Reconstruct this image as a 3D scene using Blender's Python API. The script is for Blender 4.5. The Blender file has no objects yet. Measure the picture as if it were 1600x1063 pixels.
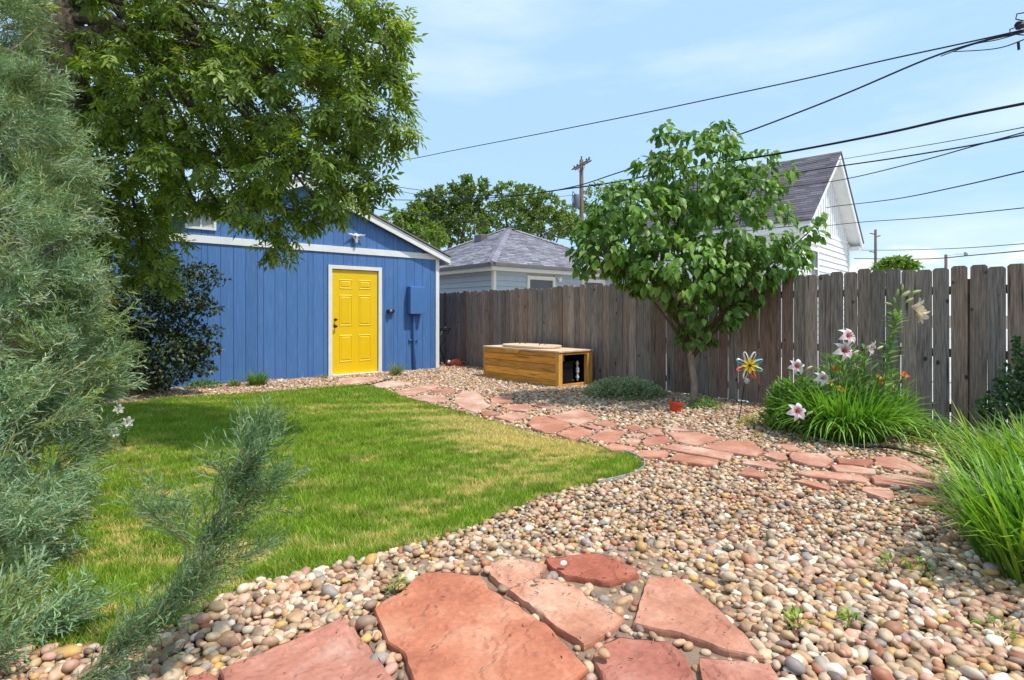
import bpy, math, random
import numpy as np
from mathutils import Vector, Matrix, Euler
random.seed(7)
RNG = np.random.default_rng(11)
SC = bpy.context.scene
COL = SC.collection
PI = math.pi
# ------------------------------------------------------------------ camera, sky, sun, exposure
CAM_H = 1.25
FPX = 867.0            # focal length in photograph pixels (1600 wide)
HOR = 490.0            # horizon row
YAW = math.atan2(.6402, .7682)
cam_d = bpy.data.cameras.new('camera')
cam = bpy.data.objects.new('camera', cam_d); COL.objects.link(cam)
cam_d.sensor_width = 36; cam_d.lens = FPX / 1600 * 36
cam_d.shift_y = -(531.5 - HOR) / 1600
cam_d.clip_start = .05; cam_d.clip_end = 3000
cam.location = (0, 0, CAM_H); cam.rotation_euler = (PI / 2, 0, -YAW)
SC.camera = cam

SUN_DIR = Vector((.42, -.90, 0)).normalized() * math.cos(math.radians(63))
SUN_DIR.z = math.sin(math.radians(63))
sun_d = bpy.data.lights.new('sun', 'SUN'); sun_d.energy = 3.6; sun_d.angle = math.radians(2.5); sun_d.color = (1, .95, .88)
sun = bpy.data.objects.new('sun', sun_d); COL.objects.link(sun)
sun.rotation_euler = SUN_DIR.to_track_quat('Z', 'Y').to_euler()
W = bpy.data.worlds.new('World'); SC.world = W; W.use_nodes = True
wn, wl = W.node_tree.nodes, W.node_tree.links
bg = wn['Background']
sky = wn.new('ShaderNodeTexSky'); sky.sky_type = 'NISHITA'; sky.sun_disc = False
sky.sun_elevation = math.radians(63); sky.sun_rotation = math.atan2(SUN_DIR.x, SUN_DIR.y)
sky.air_density = 1.0; sky.dust_density = 1.2; sky.ozone_density = 1.6
bg.inputs['Strength'].default_value = .15
tc = wn.new('ShaderNodeTexCoord')
mp = wn.new('ShaderNodeMapping'); mp.inputs['Scale'].default_value = (1.0, 1.0, 4.5)
wl.new(tc.outputs['Generated'], mp.inputs['Vector'])
cn = wn.new('ShaderNodeTexNoise'); cn.inputs['Scale'].default_value = 2.1; cn.inputs['Detail'].default_value = 8; cn.inputs['Roughness'].default_value = .55
wl.new(mp.outputs[0], cn.inputs['Vector'])
cr = wn.new('ShaderNodeValToRGB'); cr.color_ramp.elements[0].position = .44; cr.color_ramp.elements[1].position = .72
cr.color_ramp.elements[0].color = (0, 0, 0, 1); cr.color_ramp.elements[1].color = (1, 1, 1, 1)
wl.new(cn.outputs['Fac'], cr.inputs['Fac'])
hz_ = wn.new('ShaderNodeMixRGB'); wl.new(cr.outputs[0], hz_.inputs['Fac'])   # thin high veil: blue haze to whiter streaks
hz_.inputs['Color1'].default_value = (2.85, 4.4, 6.2, 1); hz_.inputs['Color2'].default_value = (4.6, 5.6, 6.3, 1)
mx = wn.new('ShaderNodeMixRGB'); mx.inputs['Fac'].default_value = .82
wl.new(sky.outputs[0], mx.inputs['Color1']); wl.new(hz_.outputs[0], mx.inputs['Color2'])
# low cumulus banks close to the horizon
mp2 = wn.new('ShaderNodeMapping'); mp2.inputs['Scale'].default_value = (1, 1, 2.6)
wl.new(tc.outputs['Generated'], mp2.inputs['Vector'])
c2 = wn.new('ShaderNodeTexNoise'); c2.inputs['Scale'].default_value = 9; c2.inputs['Detail'].default_value = 7
wl.new(mp2.outputs[0], c2.inputs['Vector'])
sx = wn.new('ShaderNodeSeparateXYZ'); wl.new(tc.outputs['Generated'], sx.inputs[0])
mr = wn.new('ShaderNodeMapRange'); mr.inputs['From Min'].default_value = .04; mr.inputs['From Max'].default_value = .17
mr.inputs['To Min'].default_value = .16; mr.inputs['To Max'].default_value = -.32
wl.new(sx.outputs['Z'], mr.inputs['Value'])
ad = wn.new('ShaderNodeMath'); ad.operation = 'ADD'; wl.new(c2.outputs['Fac'], ad.inputs[0]); wl.new(mr.outputs[0], ad.inputs[1])
cr2 = wn.new('ShaderNodeValToRGB'); cr2.color_ramp.elements[0].position = .52; cr2.color_ramp.elements[1].position = .60
wl.new(ad.outputs[0], cr2.inputs['Fac'])
mx2 = wn.new('ShaderNodeMixRGB'); wl.new(cr2.outputs[0], mx2.inputs['Fac']); wl.new(mx.outputs[0], mx2.inputs['Color1'])
mx2.inputs['Color2'].default_value = (5.6, 5.7, 5.8, 1)
wl.new(mx2.outputs[0], bg.inputs['Color'])
SC.view_settings.view_transform = 'Standard'; SC.view_settings.look = 'None'
SC.view_settings.exposure = 0.32; SC.view_settings.gamma = 1; SC.view_settings.use_curve_mapping = False
SC.cycles.max_bounces = 6; SC.cycles.diffuse_bounces = 3; SC.cycles.transparent_max_bounces = 6
SC.cycles.use_denoising = True

# ------------------------------------------------------------------ coordinates
CS, SN = math.cos(YAW), math.sin(YAW)
def c2w(X, Y, z): return Vector((CS * X + SN * Y, -SN * X + CS * Y, z))
def pd(px, py, Y):                      # point seen at (px,py) that lies Y metres ahead
    return c2w((px - 800) / FPX * Y, Y, CAM_H - (py - HOR) * Y / FPX)
def pg(px, py, z=0.0):                  # point of the horizontal plane z seen at (px,py)
    Y = (CAM_H - z) * FPX / (py - HOR)
    return c2w((px - 800) / FPX * Y, Y, z)
def depth_of(P):
    P = np.asarray(P); return SN * P[..., 0] + CS * P[..., 1]
def side_of(P):
    P = np.asarray(P); return CS * P[..., 0] - SN * P[..., 1]

# ------------------------------------------------------------------ object helpers
def origin_of(o):
    v = Vector((0, 0, 0))
    while o is not None:
        v = v + o.location; o = o.parent
    return v
def put(name, me, parent=None, loc=None):
    o = bpy.data.objects.new(name, me); COL.objects.link(o)
    if parent: o.parent = parent
    if loc is not None: o.location = Vector(loc) - (origin_of(parent) if parent else Vector((0, 0, 0)))
    return o
def thing(name, label, cat, loc=(0, 0, 0), group=None):
    o = bpy.data.objects.new(name, None); COL.objects.link(o); o.location = loc
    o.empty_display_size = .1
    return tag(o, label, cat, group)
def tag(o, label, cat, group=None):
    o['label'] = label; o['category'] = cat
    if group: o['group'] = group
    return o
def structure(o): o['kind'] = 'structure'; return o
def stuff(o, label=None, cat=None):
    o['kind'] = 'stuff'
    if label: o['label'] = label
    if cat: o['category'] = cat
    return o

def np_mesh(name, V, F, mat, tint=None, smooth=False):
    V = np.asarray(V, np.float32).reshape(-1, 3); F = np.asarray(F, np.int32)
    k = F.shape[1]; n = len(F)
    me = bpy.data.meshes.new(name)
    me.vertices.add(len(V)); me.vertices.foreach_set('co', V.ravel())
    me.loops.add(n * k); me.loops.foreach_set('vertex_index', F.ravel())
    me.polygons.add(n); me.polygons.foreach_set('loop_start', np.arange(0, n * k, k, dtype=np.int32))
    me.polygons.foreach_set('loop_total', np.full(n, k, np.int32))
    if smooth: me.polygons.foreach_set('use_smooth', np.ones(n, bool))
    me.update(calc_edges=True)
    if tint is None: tint = np.ones((len(V), 3))
    a = me.attributes.new('tint', 'FLOAT_COLOR', 'POINT')
    c = np.ones((len(V), 4), np.float32); c[:, :3] = tint
    a.data.foreach_set('color', c.ravel())
    me.materials.append(mat)
    return me

class MB:
    def __init__(s, M=None): s.v = []; s.f = []; s.c = []; s.M = M; s.t = (1, 1, 1)
    def add(s, vs, fs):
        b = len(s.v)
        for p in vs:
            p = Vector(p)
            s.v.append(s.M @ p if s.M is not None else p); s.c.append(s.t)
        s.f += [tuple(i + b for i in f) for f in fs]
        return s
    def box(s, x0, x1, y0, y1, z0, z1):
        return s.add([(x0, y0, z0), (x1, y0, z0), (x1, y1, z0), (x0, y1, z0), (x0, y0, z1), (x1, y0, z1), (x1, y1, z1), (x0, y1, z1)],
                     [(3, 2, 1, 0), (4, 5, 6, 7), (0, 1, 5, 4), (1, 2, 6, 5), (2, 3, 7, 6), (3, 0, 4, 7)])
    def prism(s, poly, axis, a, b):      # polygon of 2-tuples extruded along an axis from a to b
        def mk(p, q): return {'x': (q, p[0], p[1]), 'y': (p[0], q, p[1]), 'z': (p[0], p[1], q)}[axis]
        n = len(poly)
        vs = [mk(p, a) for p in poly] + [mk(p, b) for p in poly]
        return s.add(vs, [tuple(range(n))[::-1], tuple(range(n, 2 * n))] + [(i, (i + 1) % n, n + (i + 1) % n, n + i) for i in range(n)])
    def tube(s, pts, rad, n=6, cap=True):
        pts = [Vector(p) for p in pts]
        if not hasattr(rad, '__len__'): rad = [rad] * len(pts)
        vs = []; prev = None
        for i, p in enumerate(pts):
            d = (pts[min(i + 1, len(pts) - 1)] - pts[max(i - 1, 0)]).normalized()
            if prev is None:
                u = d.cross(Vector((0, 0, 1)) if abs(d.z) < .9 else Vector((1, 0, 0))).normalized()
            else:
                u = (prev - d * prev.dot(d)).normalized()
            prev = u; w = d.cross(u)
            for k in range(n):
                a = 2 * PI * k / n
                vs.append(p + (u * math.cos(a) + w * math.sin(a)) * rad[i])
        fs = [(i * n + k, i * n + (k + 1) % n, (i + 1) * n + (k + 1) % n, (i + 1) * n + k) for i in range(len(pts) - 1) for k in range(n)]
        if cap: fs += [tuple(range(n))[::-1], tuple(range((len(pts) - 1) * n, len(pts) * n))]
        return s.add(vs, fs)
    def lathe(s, prof, n, c, ax=None):  # prof of (r, h) along +z (or along direction ax)
        q = Vector(ax).to_track_quat('Z', 'Y') if ax is not None else None
        vs = []
        for r, h in prof:
            for k in range(n):
                p = Vector((r * math.cos(2 * PI * k / n), r * math.sin(2 * PI * k / n), h))
                if q: p = q @ p
                vs.append(p + Vector(c))
        m = len(prof)
        fs = [(i * n + k, i * n + (k + 1) % n, (i + 1) * n + (k + 1) % n, (i + 1) * n + k) for i in range(m - 1) for k in range(n)]
        fs += [tuple(range(n))[::-1], tuple(range((m - 1) * n, m * n))]
        return s.add(vs, fs)
    def build(s, name, mat, parent=None, smooth=False, bevel=0, origin=None):
        o0 = origin_of(parent) if parent else Vector((0, 0, 0))
        loc = Vector(origin) if origin is not None else o0
        me = bpy.data.meshes.new(name)
        me.from_pydata([tuple(p - loc) for p in s.v], [], s.f); me.update()
        a = me.attributes.new('tint', 'FLOAT_COLOR', 'POINT')
        a.data.foreach_set('color', np.array([(c[0], c[1], c[2], 1) for c in s.c], np.float32).ravel())
        if smooth: me.polygons.foreach_set('use_smooth', np.ones(len(me.polygons), bool))
        me.materials.append(mat)
        o = bpy.data.objects.new(name, me); COL.objects.link(o)
        if parent: o.parent = parent
        o.location = loc - o0
        if bevel:
            b = o.modifiers.new('bevel', 'BEVEL'); b.width = bevel; b.segments = 1; b.limit_method = 'ANGLE'
        return o

def stamp(bV, bF, R, T, tint=None, btint=None):
    bV = np.asarray(bV, float); bF = np.asarray(bF)
    N, n = len(T), len(bV)
    V = np.einsum('nij,kj->nki', R, bV) + T[:, None, :]
    F = bF[None] + (np.arange(N) * n)[:, None, None]
    C = np.ones((N, n, 3))
    if tint is not None: C = C * tint[:, None, :]
    if btint is not None: C = C * np.asarray(btint)[None]
    return V.reshape(-1, 3), F.reshape(-1, bF.shape[1]), C.reshape(-1, 3)
def join(parts):
    V, F, C, b = [], [], [], 0
    for v, f, c in parts:
        V.append(v); F.append(f + b); C.append(c); b += len(v)
    return np.concatenate(V), np.concatenate(F), np.concatenate(C)
def norm(a): return a / np.maximum(np.linalg.norm(a, axis=-1, keepdims=True), 1e-9)
def frames(d, up):                     # columns: x side, y = d (length), z normal
    d = norm(d); x = norm(np.cross(d, up)); z = np.cross(x, d)
    return np.stack([x, d, z], axis=-1)
def inpoly(P, poly):
    x, y = P[:, 0], P[:, 1]; r = np.zeros(len(P), bool); n = len(poly)
    for i in range(n):
        x1, y1 = poly[i][0], poly[i][1]; x2, y2 = poly[(i + 1) % n][0], poly[(i + 1) % n][1]
        if y1 == y2: continue
        c = ((y1 > y) != (y2 > y)) & (x < (x2 - x1) * (y - y1) / (y2 - y1) + x1)
        r ^= c
    return r
def scatter(parent, name, variants, which, R, T, tints, mat, n_parts, part_name, smooth=False):
    """foliage: the pieces nearest the camera become parts sharing meshes, the rest one joined part."""
    near = np.argsort(np.linalg.norm(T - np.array([0, 0, CAM_H]), axis=1))
    inside = []
    for i in near:
        Y = depth_of(T[i]); X = side_of(T[i])
        if Y > .3 and abs(X / Y) < .95 and -.5 < (T[i][2] - CAM_H) / Y < .62: inside.append(i)
        if len(inside) >= n_parts: break
    inside = np.array(inside, int)
    rest = np.ones(len(T), bool); rest[inside] = False
    o0 = np.array(origin_of(parent)); meshes = {}
    for i in inside:
        w = which[i]
        key = (w, int(RNG.integers(0, 4)))
        if key not in meshes:
            v, f, bt = variants[w]
            tt = tints[i][None] * (bt if bt is not None else np.ones((len(v), 3)))
            meshes[key] = np_mesh(part_name, v, f, mat, tt, smooth)
        o = bpy.data.objects.new(part_name, meshes[key]); COL.objects.link(o); o.parent = parent
        M = np.eye(4); M[:3, :3] = R[i]; M[:3, 3] = T[i] - o0
        o.matrix_basis = Matrix(M.tolist())
    ps = []
    for w, (v, f, bt) in enumerate(variants):
        m = rest & (which == w)
        if m.any(): ps.append(stamp(v, f, R[m], T[m] - o0, tints[m], bt))
    V, F, C = join(ps)
    o = put(name, np_mesh(name, V, F, mat, C, smooth), parent)
    if n_parts: stuff(o)
    return o

# ------------------------------------------------------------------ materials
def nodes(name):
    m = bpy.data.materials.new(name); m.use_nodes = True
    return m, m.node_tree.nodes, m.node_tree.links, m.node_tree.nodes['Principled BSDF']
def pm(name, col, rough=.6, var=.2, scale=4, stretch=(1, 1, 1), bump=.15, bscale=40, tint=False, rnd=0, metal=0, spec=.4, bdist=.01, dirt=None):
    m, n, l, b = nodes(name)
    t = n.new('ShaderNodeTexCoord'); mp = n.new('ShaderNodeMapping'); mp.inputs['Scale'].default_value = stretch
    l.new(t.outputs['Object'], mp.inputs['Vector'])
    oi = n.new('ShaderNodeObjectInfo')
    if rnd:
        sc = n.new('ShaderNodeVectorMath'); sc.operation = 'SCALE'; sc.inputs['Scale'].default_value = 37
        cb = n.new('ShaderNodeCombineXYZ')
        for k in range(3): l.new(oi.outputs['Random'], cb.inputs[k])
        l.new(cb.outputs[0], sc.inputs[0]); l.new(sc.outputs[0], mp.inputs['Location'])
    no = n.new('ShaderNodeTexNoise'); no.inputs['Scale'].default_value = scale; no.inputs['Detail'].default_value = 6; no.inputs['Roughness'].default_value = .6
    l.new(mp.outputs[0], no.inputs['Vector'])
    r = n.new('ShaderNodeMapRange'); r.inputs['From Min'].default_value = .3; r.inputs['From Max'].default_value = .7
    r.inputs['To Min'].default_value = 1 - var; r.inputs['To Max'].default_value = 1 + var
    l.new(no.outputs['Fac'], r.inputs['Value'])
    fac = r.outputs[0]
    if rnd:
        r2 = n.new('ShaderNodeMapRange'); r2.inputs['To Min'].default_value = 1 - rnd; r2.inputs['To Max'].default_value = 1 + rnd
        l.new(oi.outputs['Random'], r2.inputs['Value'])
        mu = n.new('ShaderNodeMath'); mu.operation = 'MULTIPLY'; l.new(fac, mu.inputs[0]); l.new(r2.outputs[0], mu.inputs[1]); fac = mu.outputs[0]
    v = n.new('ShaderNodeVectorMath'); v.operation = 'SCALE'; v.inputs[0].default_value = col; l.new(fac, v.inputs['Scale'])
    out = v.outputs[0]
    if tint:
        a = n.new('ShaderNodeAttribute'); a.attribute_name = 'tint'
        mm = n.new('ShaderNodeVectorMath'); mm.operation = 'MULTIPLY'; l.new(out, mm.inputs[0]); l.new(a.outputs['Vector'], mm.inputs[1]); out = mm.outputs[0]
    if dirt:
        dn = n.new('ShaderNodeTexNoise'); dn.inputs['Scale'].default_value = dirt[1]; dn.inputs['Detail'].default_value = 7; l.new(mp.outputs[0], dn.inputs['Vector'])
        dr = n.new('ShaderNodeMapRange'); dr.inputs['From Min'].default_value = dirt[2]; dr.inputs['From Max'].default_value = dirt[2] + .14; l.new(dn.outputs['Fac'], dr.inputs['Value'])
        dm = n.new('ShaderNodeMixRGB'); l.new(dr.outputs[0], dm.inputs['Fac']); l.new(out, dm.inputs['Color1']); dm.inputs['Color2'].default_value = (*dirt[0], 1); out = dm.outputs[0]
    l.new(out, b.inputs['Base Color'])
    b.inputs['Roughness'].default_value = rough; b.inputs['Metallic'].default_value = metal; b.inputs['Specular IOR Level'].default_value = spec
    if bump:
        bn = n.new('ShaderNodeTexNoise'); bn.inputs['Scale'].default_value = bscale; bn.inputs['Detail'].default_value = 5; l.new(mp.outputs[0], bn.inputs['Vector'])
        bp = n.new('ShaderNodeBump'); bp.inputs['Strength'].default_value = bump; bp.inputs['Distance'].default_value = bdist
        l.new(bn.outputs['Fac'], bp.inputs['Height']); l.new(bp.outputs[0], b.inputs['Normal'])
    return m
def leafmat(name, col, rough=.45, trans=.35, rnd=.18, tcol=None, spec=.35):
    m, n, l, b = nodes(name)
    a = n.new('ShaderNodeAttribute'); a.attribute_name = 'tint'
    oi = n.new('ShaderNodeObjectInfo'); r2 = n.new('ShaderNodeMapRange'); r2.inputs['To Min'].default_value = 1 - rnd; r2.inputs['To Max'].default_value = 1 + rnd
    l.new(oi.outputs['Random'], r2.inputs['Value'])
    v = n.new('ShaderNodeVectorMath'); v.operation = 'SCALE'; v.inputs[0].default_value = col; l.new(r2.outputs[0], v.inputs['Scale'])
    mm = n.new('ShaderNodeVectorMath'); mm.operation = 'MULTIPLY'; l.new(v.outputs[0], mm.inputs[0]); l.new(a.outputs['Vector'], mm.inputs[1])
    l.new(mm.outputs[0], b.inputs['Base Color']); b.inputs['Roughness'].default_value = rough; b.inputs['Specular IOR Level'].default_value = spec
    tr = n.new('ShaderNodeBsdfTranslucent'); t3 = n.new('ShaderNodeVectorMath'); t3.operation = 'MULTIPLY'; l.new(mm.outputs[0], t3.inputs[0])
    t3.inputs[1].default_value = tcol or (1.25, 1.35, .6); l.new(t3.outputs[0], tr.inputs['Color'])
    ms = n.new('ShaderNodeMixShader'); ms.inputs[0].default_value = trans
    l.new(b.outputs[0], ms.inputs[1]); l.new(tr.outputs[0], ms.inputs[2]); l.new(ms.outputs[0], n['Material Output'].inputs['Surface'])
    return m

M = {}
M['ground'] = pm('earth', (.17, .125, .085), .95, .35, 1.5, bump=.4, bscale=30)
M['pale_ground'] = pm('pale_concrete', (.50, .48, .45), .9, .15, 1)
M['soil'] = pm('sandy_soil', (.27, .19, .13), .95, .3, 9, bump=.8, bscale=120, bdist=.01)
M['lawn_soil'] = pm('thatch', (.13, .15, .045), .95, .5, 7, bump=.6, bscale=60, dirt=((.30, .24, .10), 1.6, .52))
M['grass'] = leafmat('grass_blade', (1, 1, 1), .55, .35, 0, spec=.25)
M['pebble'] = pm('river_pebble', (1, 1, 1), .55, .18, 30, bump=.1, bscale=150, tint=True, bdist=.003)
def stone_mat():
    m, n, l, b = nodes('red_sandstone')
    t = n.new('ShaderNodeTexCoord'); oi = n.new('ShaderNodeObjectInfo')
    a = n.new('ShaderNodeAttribute'); a.attribute_name = 'tint'
    geo = n.new('ShaderNodeNewGeometry')
    n1 = n.new('ShaderNodeTexNoise'); n1.inputs['Scale'].default_value = 3.2; n1.inputs['Detail'].default_value = 9; n1.inputs['Roughness'].default_value = .62; l.new(geo.outputs['Position'], n1.inputs['Vector'])
    rp = n.new('ShaderNodeValToRGB'); e = rp.color_ramp.elements
    e[0].position = .28; e[0].color = (.33, .12, .078, 1); e[1].position = .75; e[1].color = (.60, .37, .27, 1)
    e2 = e.new(.5); e2.color = (.47, .20, .13, 1)
    l.new(n1.outputs['Fac'], rp.inputs['Fac'])
    n3 = n.new('ShaderNodeTexNoise'); n3.inputs['Scale'].default_value = 45; n3.inputs['Detail'].default_value = 6; l.new(geo.outputs['Position'], n3.inputs['Vector'])
    r3 = n.new('ShaderNodeMapRange'); r3.inputs['From Min'].default_value = .3; r3.inputs['From Max'].default_value = .7; r3.inputs['To Min'].default_value = .87; r3.inputs['To Max'].default_value = 1.12
    l.new(n3.outputs['Fac'], r3.inputs['Value'])
    v = n.new('ShaderNodeVectorMath'); v.operation = 'SCALE'; l.new(rp.outputs[0], v.inputs[0]); l.new(r3.outputs[0], v.inputs['Scale'])
    mm = n.new('ShaderNodeVectorMath'); mm.operation = 'MULTIPLY'; l.new(v.outputs[0], mm.inputs[0]); l.new(a.outputs['Vector'], mm.inputs[1])
    # dark flecks
    vo = n.new('ShaderNodeTexNoise'); vo.inputs['Scale'].default_value = 16; vo.inputs['Detail'].default_value = 3; vo.inputs['Distortion'].default_value = 1.5; l.new(geo.outputs['Position'], vo.inputs['Vector'])
    vr = n.new('ShaderNodeMapRange'); vr.inputs['From Min'].default_value = .66; vr.inputs['From Max'].default_value = .72; vr.inputs['To Max'].default_value = .6; l.new(vo.outputs['Fac'], vr.inputs['Value'])
    dm = n.new('ShaderNodeMixRGB'); l.new(vr.outputs[0], dm.inputs['Fac']); l.new(mm.outputs[0], dm.inputs['Color1']); dm.inputs['Color2'].default_value = (.30, .13, .10, 1)
    l.new(dm.outputs[0], b.inputs['Base Color']); b.inputs['Roughness'].default_value = .85; b.inputs['Specular IOR Level'].default_value = .25
    # layered flakes: stepped noise as fine relief
    n4 = n.new('ShaderNodeTexNoise'); n4.inputs['Scale'].default_value = 2.6; n4.inputs['Detail'].default_value = 6; n4.inputs['Distortion'].default_value = .6; l.new(geo.outputs['Position'], n4.inputs['Vector'])
    ml = n.new('ShaderNodeMath'); ml.operation = 'MULTIPLY'; ml.inputs[1].default_value = 9; l.new(n4.outputs['Fac'], ml.inputs[0])
    fl = n.new('ShaderNodeMath'); fl.operation = 'FLOOR'; l.new(ml.outputs[0], fl.inputs[0])
    m3 = n.new('ShaderNodeMath'); m3.operation = 'MULTIPLY'; m3.inputs[1].default_value = .35; l.new(n3.outputs['Fac'], m3.inputs[0])
    aa = n.new('ShaderNodeMath'); aa.operation = 'ADD'; l.new(fl.outputs[0], aa.inputs[0]); l.new(m3.outputs[0], aa.inputs[1])
    bp = n.new('ShaderNodeBump'); bp.inputs['Strength'].default_value = .8; bp.inputs['Distance'].default_value = .007
    l.new(aa.outputs[0], bp.inputs['Height']); l.new(bp.outputs[0], b.inputs['Normal'])
    return m
M['stone'] = stone_mat()
M['litter'] = pm('dry_litter', (1, 1, 1), .9, .2, 20, bump=0, tint=True)
M['fence'] = pm('weathered_cedar', (.245, .202, .172), .85, .5, 6, (11, 11, .7), .5, 14, rnd=.22, bdist=.004, dirt=((.05, .042, .038), 2.2, .60), tint=True)
def knots(m):
    n, l = m.node_tree.nodes, m.node_tree.links; b = n['Principled BSDF']; src = b.inputs['Base Color'].links[0].from_socket
    t = n.new('ShaderNodeTexCoord'); oi = n.new('ShaderNodeObjectInfo'); ad = n.new('ShaderNodeVectorMath'); cb = n.new('ShaderNodeCombineXYZ')
    for k in range(3): l.new(oi.outputs['Random'], cb.inputs[k])
    sc = n.new('ShaderNodeVectorMath'); sc.operation = 'SCALE'; sc.inputs['Scale'].default_value = 91; l.new(cb.outputs[0], sc.inputs[0]); l.new(t.outputs['Object'], ad.inputs[0]); l.new(sc.outputs[0], ad.inputs[1])
    mp = n.new('ShaderNodeMapping'); mp.inputs['Scale'].default_value = (1, 1, .7); l.new(ad.outputs[0], mp.inputs['Vector'])
    v = n.new('ShaderNodeTexVoronoi'); v.inputs['Scale'].default_value = 4.6; l.new(mp.outputs[0], v.inputs['Vector'])
    r = n.new('ShaderNodeMapRange'); r.inputs['From Min'].default_value = .11; r.inputs['From Max'].default_value = .06; r.inputs['To Max'].default_value = .9; l.new(v.outputs['Distance'], r.inputs['Value'])
    mm = n.new('ShaderNodeMixRGB'); l.new(r.outputs[0], mm.inputs['Fac']); l.new(src, mm.inputs['Color1']); mm.inputs['Color2'].default_value = (.03, .022, .018, 1); l.new(mm.outputs[0], b.inputs['Base Color'])
knots(M['fence'])
M['fence_rail'] = pm('rail_wood', (.12, .09, .07), .85, .3, 5, bump=.3)
M['siding'] = pm('blue_painted_plywood', (.072, .180, .420), .6, .14, 3, (14, 14, 1.0), .35, 10, rnd=.06, bdist=.003, dirt=((.12, .235, .45), 2.5, .60), tint=True)
M['blue'] = pm('blue_painted_metal', (.072, .180, .420), .45, .06, 6, bump=.03)
M['white'] = pm('white_trim_paint', (.78, .78, .76), .5, .06, 5, bump=.08, bscale=30)
M['yellow'] = pm('yellow_door_paint', (.86, .56, .008), .38, .04, 4, bump=.05, bscale=60)
M['black'] = pm('black_plastic', (.018, .018, .02), .4, .1, 8, bump=.05)
M['bronze'] = pm('dark_bronze', (.10, .06, .035), .35, .2, 20, bump=.05, metal=.8)
M['shingle_shed'] = pm('shed_shingle', (.20, .18, .16), .9, .3, 30)
M['shingle'] = pm('grey_shingle', (.225, .215, .245), .92, .35, 14, bump=.3, bscale=60, tint=True)
M['shingle_dark'] = pm('charcoal_shingle', (.125, .11, .13), .92, .2, 14, bump=.3, bscale=60, tint=True)
M['grey_siding'] = pm('grey_lap_siding', (.40, .44, .48), .6, .06, 4)
M['cream'] = pm('cream_trim', (.72, .68, .58), .5, .05, 4)
M['gutter'] = pm('grey_brown_gutter', (.13, .12, .115), .5, .08, 4)
M['white_siding'] = pm('white_lap_siding', (.76, .75, .72), .6, .05, 4)
M['glass'] = pm('dark_glass', (.05, .055, .06), .12, .1, 2, bump=0, spec=.6)
M['glass_grey'] = pm('pane_behind_screen', (.10, .10, .11), .3, .1, 3, bump=0)
M['frost'] = pm('pale_pane', (.48, .50, .48), .25, .15, 3, bump=0)
M['tub'] = pm('stained_pine_plank', (.56, .27, .055), .5, .38, 3.2, (1, 1, 1), .25, 14, rnd=.22, bdist=.003, dirt=((.20, .10, .03), 3.2, .62), tint=True)
def woodgrain(name, col, ax=(10, 1.1, 12), var=.35, rnd=.18, dirtc=(.16, .085, .03), dt=.62, rough=.5):
    return pm(name, col, rough, var, 3.0, ax, .2, 10, rnd=rnd, bdist=.003, dirt=(dirtc, 1.1, dt), tint=True)
M['tub'] = woodgrain('stained_pine_plank', (.72, .33, .05))
M['tub_side'] = woodgrain('stained_pine_end', (.66, .34, .07), (8, 8, 1.2))
M['tub_top'] = woodgrain('sunlit_pale_top', (.74, .54, .36), (10, 1.1, 10), .2, .1, (.4, .25, .14), .6, .6)  # paler wood tone: the sunlight on the top is put into the colour
M['lid'] = woodgrain('pale_ply_lid', (.74, .56, .38), (9, 1.2, 10), .15, .05, (.45, .3, .18), .62, .6)
M['pvc'] = pm('white_pvc', (.75, .75, .74), .35, .04, 8, bump=.02)
M['chiller'] = pm('navy_chiller_plastic', (.028, .035, .05), .4, .1, 6, bump=.05)
M['red_plastic'] = pm('red_plastic', (.62, .055, .02), .4, .12, 8, bump=.05)
M['faded_red'] = pm('faded_red_plastic', (.58, .09, .05), .55, .25, 12, bump=.2, bscale=25)
M['brick'] = pm('old_red_brick', (.38, .13, .09), .9, .25, 20, bump=.4)
M['bark'] = pm('furrowed_bark', (.13, .10, .072), .95, .75, 5, (5, 5, .9), 1.0, 6, bdist=.08)
M['bark2'] = pm('pale_flaky_bark', (.33, .24, .19), .9, .35, 14, (2, 2, .6), .6, 18, bdist=.01)
M['twig'] = pm('twig_bark', (.12, .085, .06), .9, .3, 10, bump=.3)
M['jtwig'] = pm('juniper_twig', (.33, .22, .12), .9, .3, 10, bump=.3)
M['pole'] = pm('weathered_pole', (.15, .105, .08), .9, .3, 5, (4, 4, .6), .4, 8)
M['wire'] = pm('black_cable', (.035, .038, .042), .8, .1, 5, bump=0, spec=.1)
M['metal'] = pm('grey_metal', (.32, .34, .36), .4, .1, 8, bump=.02, metal=.7)
M['steel_dark'] = pm('dark_transformer_paint', (.11, .13, .15), .5, .1, 4, bump=.02)
M['bone'] = pm('bleached_bone', (.74, .70, .64), .7, .15, 20, bump=.3)
M['edging'] = pm('grey_edging', (.33, .33, .30), .6, .2, 10, bump=.1)
M['leaf_ash'] = leafmat('ash_leaf', (1, 1, 1), .42, .42, .2, (1.35, 1.3, .35))
M['leaf_tree'] = leafmat('broad_leaf', (1, 1, 1), .42, .38, .2, (1.25, 1.35, .45))
M['leaf_dark'] = leafmat('dark_glossy_leaf', (1, 1, 1), .42, .15, .25, spec=.3)
M['leaf_jun'] = leafmat('juniper_scale', (1, 1, 1), .6, .25, .1, (1.05, 1.15, .75))
M['leaf_any'] = leafmat('herb_leaf', (1, 1, 1), .42, .35, .15)
M['petal'] = leafmat('petal', (1, 1, 1), .5, .35, .05, (1.05, 1.0, .95))
M['paint'] = pm('glossy_enamel', (1, 1, 1), .25, .05, 10, bump=0, tint=True, spec=.6)

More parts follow.
